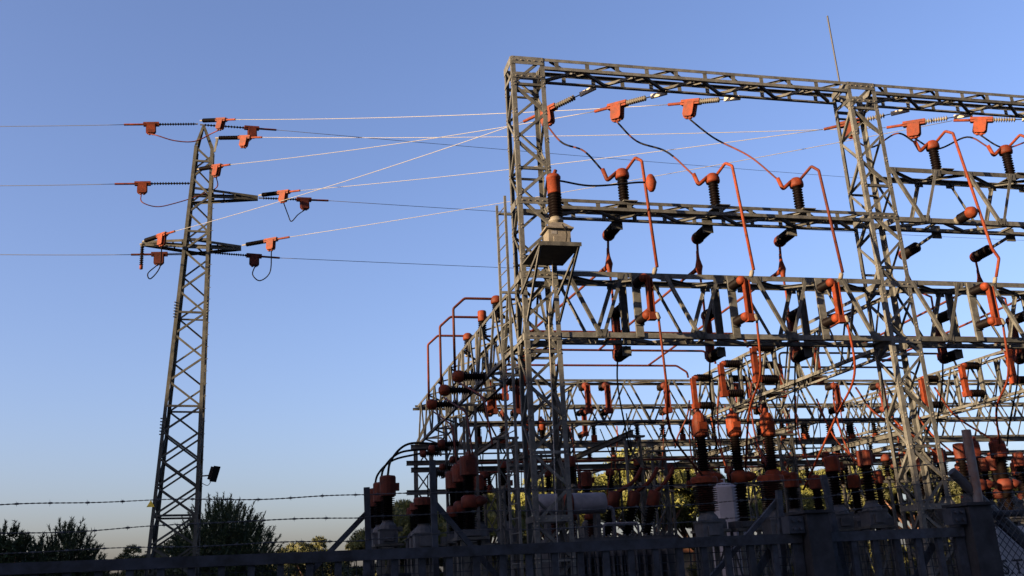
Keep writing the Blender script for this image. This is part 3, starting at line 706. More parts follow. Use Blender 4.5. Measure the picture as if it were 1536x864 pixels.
# ------------------------------------------------------------------ yard equipment on stands
def stand(o, x, y, z, w=.55, d=.55, bar=.08):
    for sx in (-1, 1):
        for sy in (-1, 1): angle('stand_leg', o, (x+sx*w/2, y+sy*d/2, 0), (x+sx*w/2, y+sy*d/2, z), bar, (-sx, 0, 0), (0, -sy, 0))
    for zz, zz2 in ((.3, 1.3), (1.3, z-.2)):
        brace('stand_brace', o, (x-w/2, y-d/2, zz), (x+w/2, y-d/2, zz2), .05, (0, -1, 0)); brace('stand_brace', o, (x-w/2, y+d/2, zz2), (x-w/2, y-d/2, zz), .05, (-1, 0, 0))
    plate('stand_top', o, (x, y, z+.02), w+.2, d+.14, .06)
def breaker_pole(P, label, group, H=2.6, hood=1.0, stack=BLACK, flat=False):
    """pole with ribbed lower column, orange collar, ribbed upper chamber and tall orange hood"""
    P = Vector(P); o = thing('circuit_breaker_pole', V(P.x, P.y, 0), label, 'circuit breaker', group)
    stand(o, P.x, P.y, P.z-.06)
    b = MB(); b.box(-.34, .34, -.2, .2, 0, .16); b.box(-.20, .20, -.26, -.2, .02, .14); obj('mechanism_box', b.build('mech'), TANK, o, P)
    l1 = H*.36; l2 = H*.34
    obj('shed_stack', shed_mesh(round(l1, 2), 13, .10, .165), stack, o, P+V(0, 0, .16))
    obj('collar_cover', lathe_mesh('collar', [(.15, 0), (.20, .02), (.20, .24), (.13, .30)]), RED if flat else ORANGE, o, P+V(0, 0, .14+l1))
    obj('terminal_cover', lathe_mesh('termc', [(.05, 0), (.11, .02), (.13, .14), (.09, .22), (.05, .3)], 10), RED if flat else ORANGE, o, aim(P+V(.1, -.05, .28+l1), (1, -.3, .1)))
    obj('shed_stack', shed_mesh(round(l2, 2), 15, .10, .15), stack, o, P+V(0, 0, .42+l1))
    hb = MB().lathe([(.17, 0), (.21, .02), (.21, .40), (.18, .45), (.06, .47), (.05, .52)] if flat else [(.15, 0), (.185, .03), (.185, .30), (.175, .42), (.13, .54), (.07, .60), (.045, .66), (.03, .70)], 14); hb.box(-.10, .10, -.215, .0, .10, .34); hb.box(-.03, .03, -.19, .19, .36, .56)
    obj('hood_cover', hb.build('hood'), RED if flat else ORANGE, o, P+V(0, 0, .40+l1+l2))
    return o
def current_transformer(P, label, group, H=1.75, stack=BLACK, rs=.19, capm=None, tall=.36):
    P = Vector(P); o = thing('current_transformer', V(P.x, P.y, 0), label, 'transformer', group)
    stand(o, P.x, P.y, P.z-.06)
    b = MB(); b.box(-.24, .24, -.22, .22, 0, .34); b.box(-.27, .27, -.25, .25, .34, .37); b.box(-.13, .13, -.28, -.22, .06, .26)
    b.lathe([(.24, .37), (.22, .46), (.15, .54), (.15, .6)], 12); b.box(.22, .38, -.08, .08, .30, .42)
    obj('tank', b.build('ct_tank'), TANK, o, P)
    L = H-.6-tall-.06
    obj('shed_stack', shed_mesh(round(L, 2), 13, rs*.62, rs), stack, o, P+V(0, 0, .58))
    hb = MB().lathe([(rs*.8, 0), (rs*1.15, .02), (rs*1.15, tall), (rs*1.05, tall+.04), (rs*.4, tall+.06)], 14)
    hb.box(rs*.9, rs*1.6, -.07, .07, tall*.3, tall*.7)
    obj('cap_cover', hb.build('ct_cap'), capm or ORANGE, o, P+V(0, 0, .56+L))
    return o
def bushing(P, d, L, label, group, rs=.16, stack=BROWN, cap='drum', cs=1., n=11):
    return post_insulator(P, d, L, label, group, rs=rs, n=n, cap=cap, material=stack, name='bushing', cs=cs, capmat=RED)

# three hooded breaker poles in front of the lightning-rod column
for i, (x, yb) in enumerate(((1066, 795), (1118, 793), (1170, 790))):
    P = PY(x, yb, 3.0); P.z = 2.70
    breaker_pole(P, 'tall breaker pole with pointed orange hood, %s from the transformer' % ORD[i], 'hooded breaker poles', H=2.55)
for i, (x, y) in enumerate(((1062, 795), (1163, 793))):
    P = PY(x+2, y, 1.6); P.z = 2.45
    current_transformer(P, 'stout brown ribbed transformer with orange lid, %s' % ('by the white tank' if i == 0 else 'by the strutted fence post'), 'stout brown instrument transformers', H=1.40, stack=BROWN, rs=.27, tall=.12)
# left trio of current transformers
ctl = []
for i, yy in enumerate((7.2, 9.0, 10.8)):
    P = V(-2.12, yy, 2.80); ctl.append(P)
    current_transformer(P, 'orange capped current transformer at the outer edge of the yard, %s from the road' % ORD[i], 'outer current transformers', H=1.80, tall=.5, capm=RED)  # red cap puts the yard shade into the orange cover
# cables from those up to the rear low beam
for i, P in enumerate(ctl):
    a = P+V(0, .0, 1.74); e = V(-.62, P.y+.6, 5.45+.1*i)
    tube('arched_cable', [a, a+V(.12, .1, .45), a+V(.6, .3, .88), e], .033, CABLE, smooth=True, label='black arched cable rising from the outer current transformer, %s from the road' % ORD[i], cat='cable', group='arched cables')
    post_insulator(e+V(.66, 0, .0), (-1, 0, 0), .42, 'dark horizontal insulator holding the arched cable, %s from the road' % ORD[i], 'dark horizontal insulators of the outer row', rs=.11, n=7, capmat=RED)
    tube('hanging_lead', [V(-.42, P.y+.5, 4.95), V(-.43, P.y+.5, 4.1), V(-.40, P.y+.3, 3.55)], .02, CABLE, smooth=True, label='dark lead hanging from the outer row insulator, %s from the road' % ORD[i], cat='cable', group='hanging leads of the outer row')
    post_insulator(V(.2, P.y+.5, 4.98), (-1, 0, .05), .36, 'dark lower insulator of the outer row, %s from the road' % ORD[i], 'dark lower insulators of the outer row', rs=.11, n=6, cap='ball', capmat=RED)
# posts carrying those outer insulators
for i, P in enumerate(ctl):
    o = thing('lattice_mast', V(.28, P.y+.55, 0), 'thin two-legged steel mast of the outer row, %s from the road' % ORD[i], 'mast', 'masts of the outer row')
    for dx in (0, .32): angle('frame_leg', o, (.16+dx, P.y+.55, 0), (.16+dx, P.y+.55, 6.5), .08, (1-2*(dx > 0), 0, 0), (0, 1, 0))
    for k in range(7): brace('frame_brace', o, (.2, P.y+.56, .3+k*.85), (.44, P.y+.56, 1.1+k*.85) if k % 2 else (.44, P.y+.56, .9+k*.85), .05, (0, -1, 0))
# left group of breakers by the corner column
for i, yy in enumerate((3.0, 4.6, 6.2)):
    P = V(-.72+.10*i, yy, 2.72)
    breaker_pole(P, 'orange headed breaker pole behind the corner column, %s from the road' % ORD[i], 'breaker poles behind the corner column', H=1.35, flat=True)
    current_transformer(V(-1.55+.12*i, yy+1.6, 2.55), 'low black ribbed transformer with orange lid, %s from the road' % ORD[i], 'low black instrument transformers', H=1.25, tall=.16, rs=.21, capm=RED)  # lid colour darkened to show orange in shade
# row of instrument units between breaker poles and lightning-rod column
for i, (x, y, yy, H) in enumerate(((1196, 790, 5.2, 1.6), (1232, 785, 7.2, 1.7), (1262, 790, 4.2, 1.9), (1312, 785, 3.0, 1.9), (1290, 780, 8.5, 1.8))):
    P = PY(x, y, yy); P.z = 2.65
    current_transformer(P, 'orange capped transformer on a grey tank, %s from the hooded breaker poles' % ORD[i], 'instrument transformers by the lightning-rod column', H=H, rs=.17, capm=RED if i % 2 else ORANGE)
for i, (x, y, yy) in enumerate(((1480, 790, 3.5), (1520, 790, 3.5), (1505, 770, 7.0), (1455, 770, 9), (1540, 770, 9))):
    P = PY(x, y, yy); P.z = 2.7
    breaker_pole(P, 'orange headed breaker pole in the second bay, %s from the lightning-rod column' % ORD[i], 'breaker poles of the second bay', H=1.7, flat=True)
# middle row in the first bay, deep
for i, (x, yy) in enumerate(((720, 9.5), (760, 9.5), (885, 9.2), (1195, 10.8), (1260, 10.8), (1330, 10.8))):
    P = PY(x, 800, yy); P.z = 2.8
    current_transformer(P, 'slender orange capped unit in the back row, %s from the outer edge' % ORD[i], 'slender units of the back row', H=2.0, rs=.15, tall=.4, capm=RED)  # back-row caps carry their shade as a darker red

for i, (x, yy) in enumerate(((1398, 9.0), (1428, 6.5), (1462, 5.5), (1494, 9.5), (1524, 5.5), (1550, 8.0))):
    P = PY(x, 795, yy); P.z = 2.9
    current_transformer(P, 'slender shade-darkened orange capped unit among the second-bay breaker poles, %s from the rod column' % ORD[i], 'slender units of the second bay', H=2.1, rs=.15, tall=.4, capm=RED)  # shade worked into the cap colour
# insulators hung below and set on the low beams and the middle truss
hcount = 0
def hung(x, y, z, L, i, where, m=ORANGE, rs=.10, cap='drum', up=False):
    P = V(x, y, z)
    post_insulator(P, (0, 0, 1 if up else -1), L, '%s insulator %s, %s from the corner' % ('small upright' if up else 'small hanging', where, ORD[i] if i < 12 else 'number %d' % (i+1)), where, rs=rs, n=6, cap=cap, capmat=m)
for i in range(12): hung(1.4+i*1.25+.5*math.sin(i*5.1), DY+.33, ZB-.16, .26+.08*(i % 3), i, 'under the middle cross truss', ORANGE if i % 2 else RED)
for i in range(12): hung(1.6+i*1.15+.45*math.sin(i*3.7), DY-.1, 5.07, .35+.1*(i % 3), i, 'under the lower low beam', BLACK if i % 3 else RED, .09)
for i in range(3): hung(2.9+i*.52, DY-.10, 5.95, .30, i, 'standing on the upper low beam', ORANGE, .12, 'hood', True)
for i in range(9): hung(2.0+i*1.9, RY+.3, ZB-.16, .34, i, 'under the rearmost cross truss', RED, .10)
for i in range(7): hung(10.4+i*.9, DY+.1, ZB-.15, .42, i, 'on the second bay side of the middle truss', ORANGE, .11, 'ball')
for i in range(10): hung(5.0+i*1.3, DY-.1, 5.78, .30, i, 'under the upper low beam', ORANGE if i % 3 == 0 else RED, .10, 'ball')
# leads between the levels
for i in range(14):
    x = 1.2+i*1.05; y0 = DY-.2
    a = V(x, y0, 6.2+.3*random.random()); e = V(x+random.uniform(-.5, .6), y0-random.uniform(.3, 2.0), random.uniform(3.9, 4.6))
    tube('loop_lead', [a, a.lerp(e, .35)+V(.1, 0, -.2), a.lerp(e, .7)+V(.15, 0, -.15), e], .018, random.choice([CABLE, RED, CABLE, ORANGE]), smooth=True, n=5,
         label='thin lead falling from the middle truss into the back row, %s from the corner column' % (ORD[i] if i < 12 else ('thirteenth', 'fourteenth')[i-12]), cat='cable', group='thin leads of the back row')
for i in range(6):
    y = YS[i % 3]; x = 8.0 if i < 3 else 10.6
    tube('loop_lead', [V(x+.1, y, 6.8), V(x-.1, y-.2, 6.2), V(x-.4, y-.8, 5.2), V(x-.5, y-1.4, 4.3)], .024, ORANGE if i % 2 else RED, smooth=True, n=6,
         label='orange lead dropping from the lightning-rod truss disconnectors, %s' % ORD[i], cat='cable', group='leads under the lightning-rod truss')
    if i < 3: tube('slant_bar', [V(-.55, y-.9, 6.62), V(-.3, y-2.8, 5.9), V(-.45, y-4.2, 4.6)], .024, RED, bend=.4, label='rust-red slanting bar below the corner truss, %s from the column' % ORD[i], cat='tube', group='slanting bars below the corner truss')
for i, (x, y, z0, z1) in enumerate(((11.2, 5.5, 6.6, 5.0), (12.6, 6.5, 6.6, 4.6), (13.8, 5.5, 6.6, 4.8), (12, 9, 6.9, 4.2), (15, 8.5, 7, 4.5))):
    tube('loop_lead', [V(x, y, z0), V(x+.3, y-.3, (z0+z1)/2), V(x+1.1, y-.9, z1)], .028, ORANGE, smooth=True, n=6, label='orange lead sagging through the second bay, %s from the lightning-rod column' % ORD[i], cat='cable', group='leads of the second bay')
# denser rear yard: blade switches on the cross trusses, lattice masts, longitudinal low beams
def small_switch(x, y, sgn, z, label, group, m):
    d = thing('disconnector', V(x, y, z), label, 'disconnector', group)
    for zz in (z+.42, z-.42):
        plate('mount', d, (x, y+sgn*.012, zz), .18, .03, .18)
        obj('shed_stack', shed_mesh(.40, 7, .07, .115), BLACK, d, aim((x, y+sgn*.02, zz), (0, sgn, 0)))
        obj('cap_cover', lathe_mesh('cap_dome', DOME), m, d, aim((x, y+sgn*.42, zz), (0, sgn, 0), .62))
    obj('blade_cover', BLADE, m, d, Matrix.Translation((x+.04, y+sgn*.55, z)) @ Matrix.Rotation(0 if sgn < 0 else PI, 4, 'Z'))
NUM = ORD+['thirteenth', 'fourteenth', 'fifteenth', 'sixteenth']
for i in range(9):
    x = (1.7, 2.5, 4.9, 5.6, 7.7, 10.3, 11.2, 14.1, 15.9)[i]
    small_switch(x, DY-.01, -1, 7.35, 'small blade switch on the near face of the middle cross truss, %s from the corner' % NUM[i], 'switches on the middle cross truss', RED)  # dark red covers, shade on the cross trusses put into the colour
    if i % 2: small_switch(x+.7, RY-.01, -1, 7.3, 'small blade switch on the rearmost cross truss, %s from the corner' % NUM[i], 'switches on the rearmost cross truss', RED)
for i, x in enumerate((.95, 2.6, 4.55, 6.6, 9.2, 11.0, 13.4, 15.4)):
    ibeam('longitudinal low beam running back to the rear columns, %s from the corner' % NUM[i], (x, DY-2.2 if i % 2 else DY-5.5, 5.48), (x, RY+.3, 5.48), .15, .11, 'longitudinal low beams')
for i, (x, y, h) in enumerate(((.95, 6.3, 5.40), (4.55, 6.3, 5.40), (9.2, 6.3, 5.40), (13.4, 6.3, 5.40), (2.6, 9.6, 5.40), (6.6, 9.6, 5.40), (11.0, 9.6, 5.40), (15.4, 9.6, 5.40), (6.6, 13.9, 5.40), (2.2, 14.2, 5.40), (11.2, 14.0, 5.40))):
    o = thing('lattice_mast', V(x, y, 0), 'cross-braced steel mast under the longitudinal low beams, %s counted from the corner' % NUM[i], 'mast', 'masts under the low beams')
    for dx in (-.24, .24): chan('mast_leg', o, (x+dx, y, 0), (x+dx, y, h), .11, .05, (1 if dx < 0 else -1, 0, 0))
    for k in range(7):
        a, c = .3+k*.72, 1.0+k*.72
        brace('mast_brace', o, (x-.2, y-.05, a), (x+.2, y-.05, c), .045, (0, -1, 0)); brace('mast_brace', o, (x+.2, y+.05, a), (x-.2, y+.05, c), .045, (0, 1, 0))
    plate('mast_head', o, (x, y, h-.02), .7, .18, .05)
for i in range(16):
    x = .95+(i % 8)*2.05+.3; y = DY-1.0-(i//8)*2.6; hung_z = 5.40
    post_insulator(V(x, y, 4.2), (0, 0, 1), .5, 'dark post insulator standing in the middle of the rear yard, %s' % NUM[i], 'post insulators of the rear yard', rs=.12, n=8, cap='drum' if i % 2 else 'dome', capmat=RED)
    rod('insulator_pole', None, (x, y, 0), (x, y, 4.22), .05, STEEL, label='thin round pole under a post insulator of the rear yard, %s' % NUM[i], cat='pole', group='poles of the rear yard')
for j, (y, z, mt) in enumerate(((DY-1.0, 4.95, RED), (DY-3.6, 4.95, RED), (DY-2.0, 6.3, CABLE), (DY+2.4, 6.25, RED), (DY+3.6, 6.1, CABLE))):
    tube('rear_busbar', [V(.6, y, z), V(17.2, y, z)], .03, mt, label='long low busbar running across the rear yard, %s of five' % ORD[j], cat='tube', group='low busbars of the rear yard', n=6)
for i in range(26):
    x = .8+i*.63+random.uniform(-.15, .15); y = DY-random.choice((1.0, 3.6, .3)); z0 = random.uniform(5.3, 7.0); z1 = z0-random.uniform(1.2, 2.4)
    dx, dy = random.uniform(-.5, .5), random.uniform(-.6, .4)
    tube('drop_lead', [V(x, y, z0), V(x+dx*.2, y+dy*.3, z0-.35*(z0-z1)), V(x+dx*.8, y+dy*.7, z1+.25*(z0-z1)), V(x+dx, y+dy, z1)], random.choice((.014, .02, .026)), random.choice((CABLE, CABLE, RED, ORANGE)), smooth=True, n=5, label='thin drop lead in the rear yard tangle, %s counted from the corner column' % ordinal(i), cat='cable', group='drop leads of the rear yard')
# power transformer in the middle of the yard
tr = thing('power_transformer', V(3.0, 5.2, 0), 'large grey power transformer with white conservator drum behind the gate', 'transformer')
b = MB(); b.box(-1.6, 1.6, -.75, .75, .35, 2.55); b.box(-1.72, 1.72, -.86, .86, 2.55, 2.66); b.box(-1.3, 1.3, -.6, .6, 0, .35)
obj('tank', b.build('xf_tank'), TANK, tr, V(3.1, 5.2, 0))
for i in range(24): plate('flange_bolt', tr, (1.45+i*.14, 4.33, 2.69), .05, .05, .06, TANK)
for i in range(14): plate('radiator_fin', tr, (1.75+i*.2, 4.2, 1.45), .035, .42, 1.8, TANK)
P, Q = PY(812, 758, 4.9), PY(905, 757, 4.9); Q.z = P.z
obj('conservator', lathe_mesh('cons', [(.20, 0), (.25, .03), (.26, .05), (.26, 1.75), (.25, 1.78), (.20, 1.80)], 20), WHITE, tr, aim(V(1.35, 4.9, 3.52), (1, 0, 0)))
obj('conservator_band', lathe_mesh('cband', [(.265, 0), (.275, .0), (.275, .3), (.265, .3)], 20), RED, tr, aim(V(1.95, 4.9, 3.52), (1, 0, 0)))
for x in (1.6, 2.9): plate('conservator_foot', tr, (x, 4.9, 2.95), .1, .3, .6, TANK)
tube('oil_pipe', [V(3.1, 4.9, 3.4), V(3.35, 4.9, 3.4), V(3.35, 4.9, 2.6)], .05, WHITE, tr, bend=.12)
tube('hand_rail', [V(2.9, 4.4, 2.66), V(2.9, 4.4, 2.98), V(3.8, 4.4, 2.98), V(3.8, 4.4, 2.66)], .03, WHITE, tr, bend=.08)
for i in range(3):
    bushing(V(3.3+i*.55, 5.5, 2.64), (.25, -.15, 1), .75, 'tilted bushing on the power transformer, %s from the conservator' % ORD[i], 'power transformer bushings', cap='drum', stack=BLACK)
    bushing(V(2.0+i*.5, 5.75, 2.64), (0, 0, 1), .45, 'short bushing on the power transformer, %s from the conservator' % ORD[i], 'short power transformer bushings', rs=.12, n=7, cap='dome')
    tube('bushing_lead', [V(3.55+i*.55, 5.35, 3.75), V(4.1+i*.45, 5.2, 4.05), V(4.3+i*.45, 5.1, 4.4)], .055, RED, bend=.2, label='thick rust-red lead on the tilted bushing, %s from the conservator' % ORD[i], cat='tube', group='thick bushing leads')
# tall pale tank behind the first breaker pole
P = PY(1092, 792, 4.2); P.z = 0
wt = thing('oil_tank', P, 'tall pale lavender metal tank behind the first hooded breaker pole', 'tank')
b = MB().lathe([(.42, 1.6), (.46, 1.62), (.46, 3.75), (.42, 3.80), (.2, 3.86), (.06, 3.88), (.06, 3.98)], 8); obj('tank_shell', b.build('otank'), WHITE2, wt, P)
obj('tank_band', lathe_mesh('tband', [(.462, 2.35), (.475, 2.35), (.475, 2.39), (.462, 2.39)], 8, False), TANK, wt, P)
for a in range(4): angle('tank_leg', wt, P+V(.32*math.cos(a*PI/2+.7), .32*math.sin(a*PI/2+.7), 0), P+V(.32*math.cos(a*PI/2+.7), .32*math.sin(a*PI/2+.7), 1.65), .07, (1, 0, 0), (0, 1, 0))
# service building with lit cream wall, far behind the yard
def house():
    o = thing('service_building', V(19, 34, 0), 'low cream service building behind the yard', 'building')
    b = MB(); b.box(14.5, 24, 34, 40, 0, 2.75); obj('wall', b.build('house_wall'), CREAM, o)
    b = MB(); b.box(14.2, 24.3, 33.7, 40.3, 2.75, 2.95); obj('roof_slab', b.build('house_roof'), ROOF, o)
    for x in (16.0, 18.6, 21.4):
        w = plate('window', o, (x, 33.97, 1.6), 1.1, .1, 1.1, TANK); plate('pane', w, (x, 33.91, 1.6), .92, .03, .92, GLASS)
    d = plate('door', o, (23, 33.97, 1.02), .95, .08, 2.0, TANK)
house()

# ------------------------------------------------------------------ gate, posts, barbed wire
GY = -13.2
def gate(x0, x1, label, zt=2.0, nb=None, px_start=None):
    o = thing('sliding_gate', V((x0+x1)/2, GY, 0), label, 'gate', 'gate leaves')
    plate('top_rail', o, ((x0+x1)/2, GY, zt-.03), x1-x0, .06, .062, GATE)
    plate('bottom_rail', o, ((x0+x1)/2, GY, .16), x1-x0, .06, .10, GATE)
    plate('mid_rail', o, ((x0+x1)/2, GY, 1.02), x1-x0, .05, .06, GATE)
    n = int((x1-x0)/.166)
    for i in range(n+1):
        x = x0+.03+i*(x1-x0-.06)/n; w = .04 if 0 < i < n else .07
        plate('bar', o, (x, GY+.002, 1.0), w, .032, 1.9, GATE)
    b = MB(); st = .05
    for i in range(int((x1-x0)/st)):
        x = x0+i*st; b.box(x, x+.005, GY+.035, GY+.04, .2, zt-.06)
    for i in range(36): b.box(x0, x1, GY+.04, GY+.045, .2+i*st, .205+i*st)
    obj('wire_mesh', b.build('wire_mesh'), GATE, o, kind='stuff')
    brace('corner_stay', o, (x1-.9, GY+.05, 1.05), (x1-.2, GY+.05, 1.9), .05, (0, -1, 0), GATE)
    return o
xg1 = PY(1199, 800, GY).x; xp1 = PY(1238, 800, GY).x; xg2 = PY(1441, 790, GY).x; xp2 = PY(1480, 790, GY).x
gate(-8.2, xg1, 'long dark grey barred gate with wire mesh')
gate(xp1, xg2, 'short dark grey barred gate leaf between two square posts')
def gpost(x0, x1, px_top, label):
    o = thing('gate_post', V((x0+x1)/2, GY, 0), label, 'post', 'square gate posts')
    zt = PY(px_top[0], px_top[1], GY).z
    plate('post_body', o, ((x0+x1)/2, GY+.02, zt/2), x1-x0-.02, .24, zt, CONC)
    plate('post_cap', o, ((x0+x1)/2, GY+.02, zt+.008), x1-x0+.02, .28, .02, CONC)
    h = plate('roller_bracket', o, (x0-.055, GY-.02, zt-.07), .11, .1, .11, GATE)
    for dx in (-.025, .025):
        for dz in (-.025, .025): rod('roller_bolt', h, (x0-.055+dx, GY-.068, zt-.07+dz), (x0-.055+dx, GY-.09, zt-.07+dz), .011, GATE)
    return o
gpost(xg1+.005, xp1-.005, (1230, 770), 'square grey gate post between the two gate leaves')
gpost(xg2+.005, xp2-.005, (1475, 758), 'square grey gate post beside the chain-link panel')
xq = PY(600, 840, GY).x
tagit(plate('fence_post', None, (xq, GY+.12, .93), .15, .12, 1.86, CONC), 'short thick grey post hidden behind the long gate', 'post')
# angle-iron fence posts with struts, and barbed wire
FY = -13.05
def fpost(pt, pb, strut, label, w=.036, material=None, lean=None):
    A = PY(pt[0], pt[1], FY); Bm = PY(pb[0], pb[1], FY)
    o = thing('fence_post', V(A.x, FY, 0), label, 'post', 'barbed wire fence posts')
    foot = A+(Bm-A)*((A.z)/(A.z-Bm.z))
    if material: rod('post_tube', o, foot, A, .033, material)
    else: angle('post_angle', o, foot, A, w, (1, 0, 0), (0, 1, 0), GATE)
    if strut:
        s0 = PY(*strut[0], FY+.03); s1 = PY(*strut[1], FY+.03); e = s0+(s1-s0)*((s0.z-.3)/(s0.z-s1.z))
        if material: rod('strut', o, e, s0, .036, TANK)
        else: angle('strut', o, e, s0, w*.9, (1, 0, 0), (0, 1, 0), GATE)
    return o
fpost((546, 731), (549, 825), ((549, 765), (492, 825)), 'upright angle-iron fence post with strut ending the barbed wires')
fpost((645, 690), (649, 815), ((650, 757), (705, 822)), 'angle-iron fence post with strut near the corner column')
fpost((1166, 735), (1170, 800), ((1167, 746), (1118, 803)), 'rust-edged angle-iron post with strut near the square gate post')
fpost((1233, 712), (1250, 790), None, 'leaning pale angle-iron post above the square gate post')
fpost((1449, 645), (1470, 765), ((1427, 707), (1470, 748)), 'rusty round fence pipe with pale stub beside the square gate post', material=RUSTP)
def barb_mesh():
    b = MB()
    for k in range(4):
        a = k*PI/2+.6; d = V(.15*(-1)**k, math.cos(a), math.sin(a)).normalized(); x, y, d = frame(d)
        v = [x*.0022+y*0, x*-.0011+y*.0019, x*-.0011-y*.0019]; v = [p-d*.002 for p in v]+[d*.024]
        b.add(v, [(0, 1, 3), (1, 2, 3), (2, 0, 3)])
    b.lathe([(.0045, -.012), (.006, -.006), (.006, .006), (.0045, .012)], 6, Matrix.Rotation(PI/2, 4, 'Y'))
    return b.build('barb')
BARB = barb_mesh()
def barbed(pts, label, step=.192, off=0.):
    P = [PY(x, y, FY) for x, y in pts]; path = smooth_path(P, 12); o = thing('barbed_wire', P[0], label, 'barbed wire', 'barbed wires')
    L = [0]
    for a, c in zip(path, path[1:]): L.append(L[-1]+(c-a).length)
    fine = []; n = int(L[-1]/.012)
    for i in range(n+1):
        s = L[-1]*i/n; j = max(k for k in range(len(L)) if L[k] <= s+1e-9); j = min(j, len(path)-2)
        p = path[j].lerp(path[j+1], (s-L[j])/(L[j+1]-L[j])); fine.append((s, p))
    w = [p+V(0, .002*math.cos(s*95), .0022*math.sin(s*95)+.004*math.sin(s*7+off)) for s, p in fine]
    w2 = [p+V(0, -.002*math.cos(s*95), -.0022*math.sin(s*95)+.004*math.sin(s*7+off)) for s, p in fine]
    obj('strand', tube_mesh('strand', w, .0021, 4), DWIRE, o, w[0]); obj('strand', tube_mesh('strand', w2, .0021, 4), DWIRE, o, w2[0])
    s = .05+off*.03
    while s < L[-1]:
        i = min(range(len(fine)), key=lambda k: abs(fine[k][0]-s)); p = w[i].lerp(w2[i], .5)
        obj('barb', BARB, DWIRE, o, Matrix.Translation(p) @ Matrix.Rotation(random.uniform(-.5, .5)+PI*(i % 2), 4, 'X')); s += step*random.uniform(.92, 1.08)
barbed([(-40, 760), (0, 758), (100, 754), (250, 750), (400, 748), (500, 744), (548, 742)], 'topmost barbed wire strand tied to the strutted post')
barbed([(-40, 803), (20, 800), (150, 795), (330, 783), (450, 779), (548, 776)], 'middle barbed wire strand tied to the strutted post', off=1.3)
barbed([(-40, 833), (60, 827), (200, 822), (350, 817), (450, 813), (548, 810)], 'lowest barbed wire strand tied to the strutted post', off=2.4)
barbed([(548, 743), (700, 737), (900, 733), (1100, 725), (1240, 716), (1450, 688), (1560, 672)], 'topmost barbed wire strand crossing before the yard', off=.6)
barbed([(548, 776), (700, 768), (900, 764), (1100, 752), (1240, 744), (1450, 716), (1560, 706)], 'middle barbed wire strand crossing before the yard', off=1.9)
barbed([(548, 810), (700, 797), (900, 790), (1100, 778), (1240, 770), (1450, 742), (1560, 736)], 'lowest barbed wire strand crossing before the yard', off=2.9)
# chain-link panel and white sign at the right
CLY = GY+.05
cl = thing('chain_link_panel', V(.8, CLY, 0), 'chain-link fence panel with pipe rails beside the square gate post', 'fence')
zt = PY(1520, 770, CLY).z
rod('top_rail', cl, (xp2-.01, CLY, zt), (2.2, CLY, zt), .024, GATE)
a = PY(1497, 783, CLY+.03); e = PY(1540, 822, CLY+.03); dd = (e-a); rod('stay_pipe', cl, a, a+dd*6, .022, GATE)
b = MB(); st = .055
for sgn in (1, -1):
    for i in range(int((3.5)/st)):
        x = xp2-2.0+i*st
        A = V(x, CLY-.03, .02) if sgn > 0 else V(x, CLY-.026, zt+.1); E = V(x+2.0, CLY-.03, zt+.1) if sgn > 0 else V(x+2.0, CLY-.026, .02)
        def cl_(t): return A.lerp(E, t)
        t0 = max(0, (xp2+.005-A.x)/2.0); t1 = min(1, (2.2-A.x)/2.0)
        if t1-t0 < .02: continue
        p, q = cl_(t0), cl_(t1); d = (q-p); L = d.length; x_, y_, d_ = frame(d)
        M = basis(x_, y_, d_, p); b.add([M @ V(.003*math.cos(k*PI/2), .003*math.sin(k*PI/2), z) for z in (0, L) for k in range(4)], [(k, (k+1) % 4, 4+(k+1) % 4, 4+k) for k in range(4)])
obj('wire_mesh', b.build('chain_link'), DWIRE, cl, kind='stuff')
SY = CLY+.12
sg = thing('notice_board', V(1.0, SY, 0), 'white notice board with dark lettering behind the chain-link panel', 'sign')
zt2 = PY(1520, 789, SY).z; xs = PY(1497, 800, SY).x
plate('board', sg, (xs+.75, SY+.01, zt2-.35), 1.5, .012, .70, SIGNW)
for dx in (.25, 1.25): rod('board_post', sg, (xs+dx, SY+.04, 0), (xs+dx, SY+.04, zt2-.05), .022, GATE)
def text(body, size, loc, parent, material):
    cu = bpy.data.curves.new('lettering', 'FONT'); cu.body = body; cu.size = size; cu.extrude = .001
    t = bpy.data.objects.new('tmp', cu); COL.objects.link(t); bpy.context.view_layer.update()
    me = bpy.data.meshes.new_from_object(t.evaluated_get(bpy.context.evaluated_depsgraph_get())); bpy.data.objects.remove(t)
    me.materials.clear(); return obj('lettering', me, material, parent, Matrix.Translation(loc) @ Matrix.Rotation(PI/2, 4, 'X'))
q0 = PY(1504, 862, SY)
text('S.T', .145, V(q0.x, SY-.001, q0.z), sg, LETTER)
for (x, y) in ((1517, 862), (1530, 862)): pass
# floodlight and warning sign on the pylon
FLp = PY(318, 711, 16.1)
fl_ = thing('floodlight', FLp, 'dark floodlight on a short arm of the pylon', 'floodlight')
b = MB(); b.box(-.14, .14, -.08, .06, -.22, .22); b.box(-.18, .18, -.10, -.08, -.27, .27)
obj('lamp_housing', b.build('flood'), CABLE, fl_, Matrix.Translation(FLp+V(.03, 0, .02)) @ Matrix.Rotation(1.0, 4, 'Z') @ Matrix.Rotation(.3, 4, 'X'))
rod('arm', fl_, PC+V(hw(4.9)+.05, -hw(4.9), FLp.z-.05), FLp+V(0, 0, -.04), .025, PYST)
tube('lamp_cable', [FLp+V(0, 0, -.2), FLp+V(-.12, 0, -.38), FLp+V(-.32, 0, -.3), PC+V(hw(4.5), -hw(4.5), FLp.z-.2)], .012, CABLE, fl_, smooth=True, n=5)
wp = PY(226, 756, 17.0-hw(4)-.03); b = MB(); b.add([(-.13, -.006, -.10), (.13, -.006, -.10), (0, -.006, .13), (-.13, .006, -.10), (.13, .006, -.10), (0, .006, .13)], [(0, 1, 2), (5, 4, 3), (0, 3, 4, 1), (1, 4, 5, 2), (2, 5, 3, 0)])
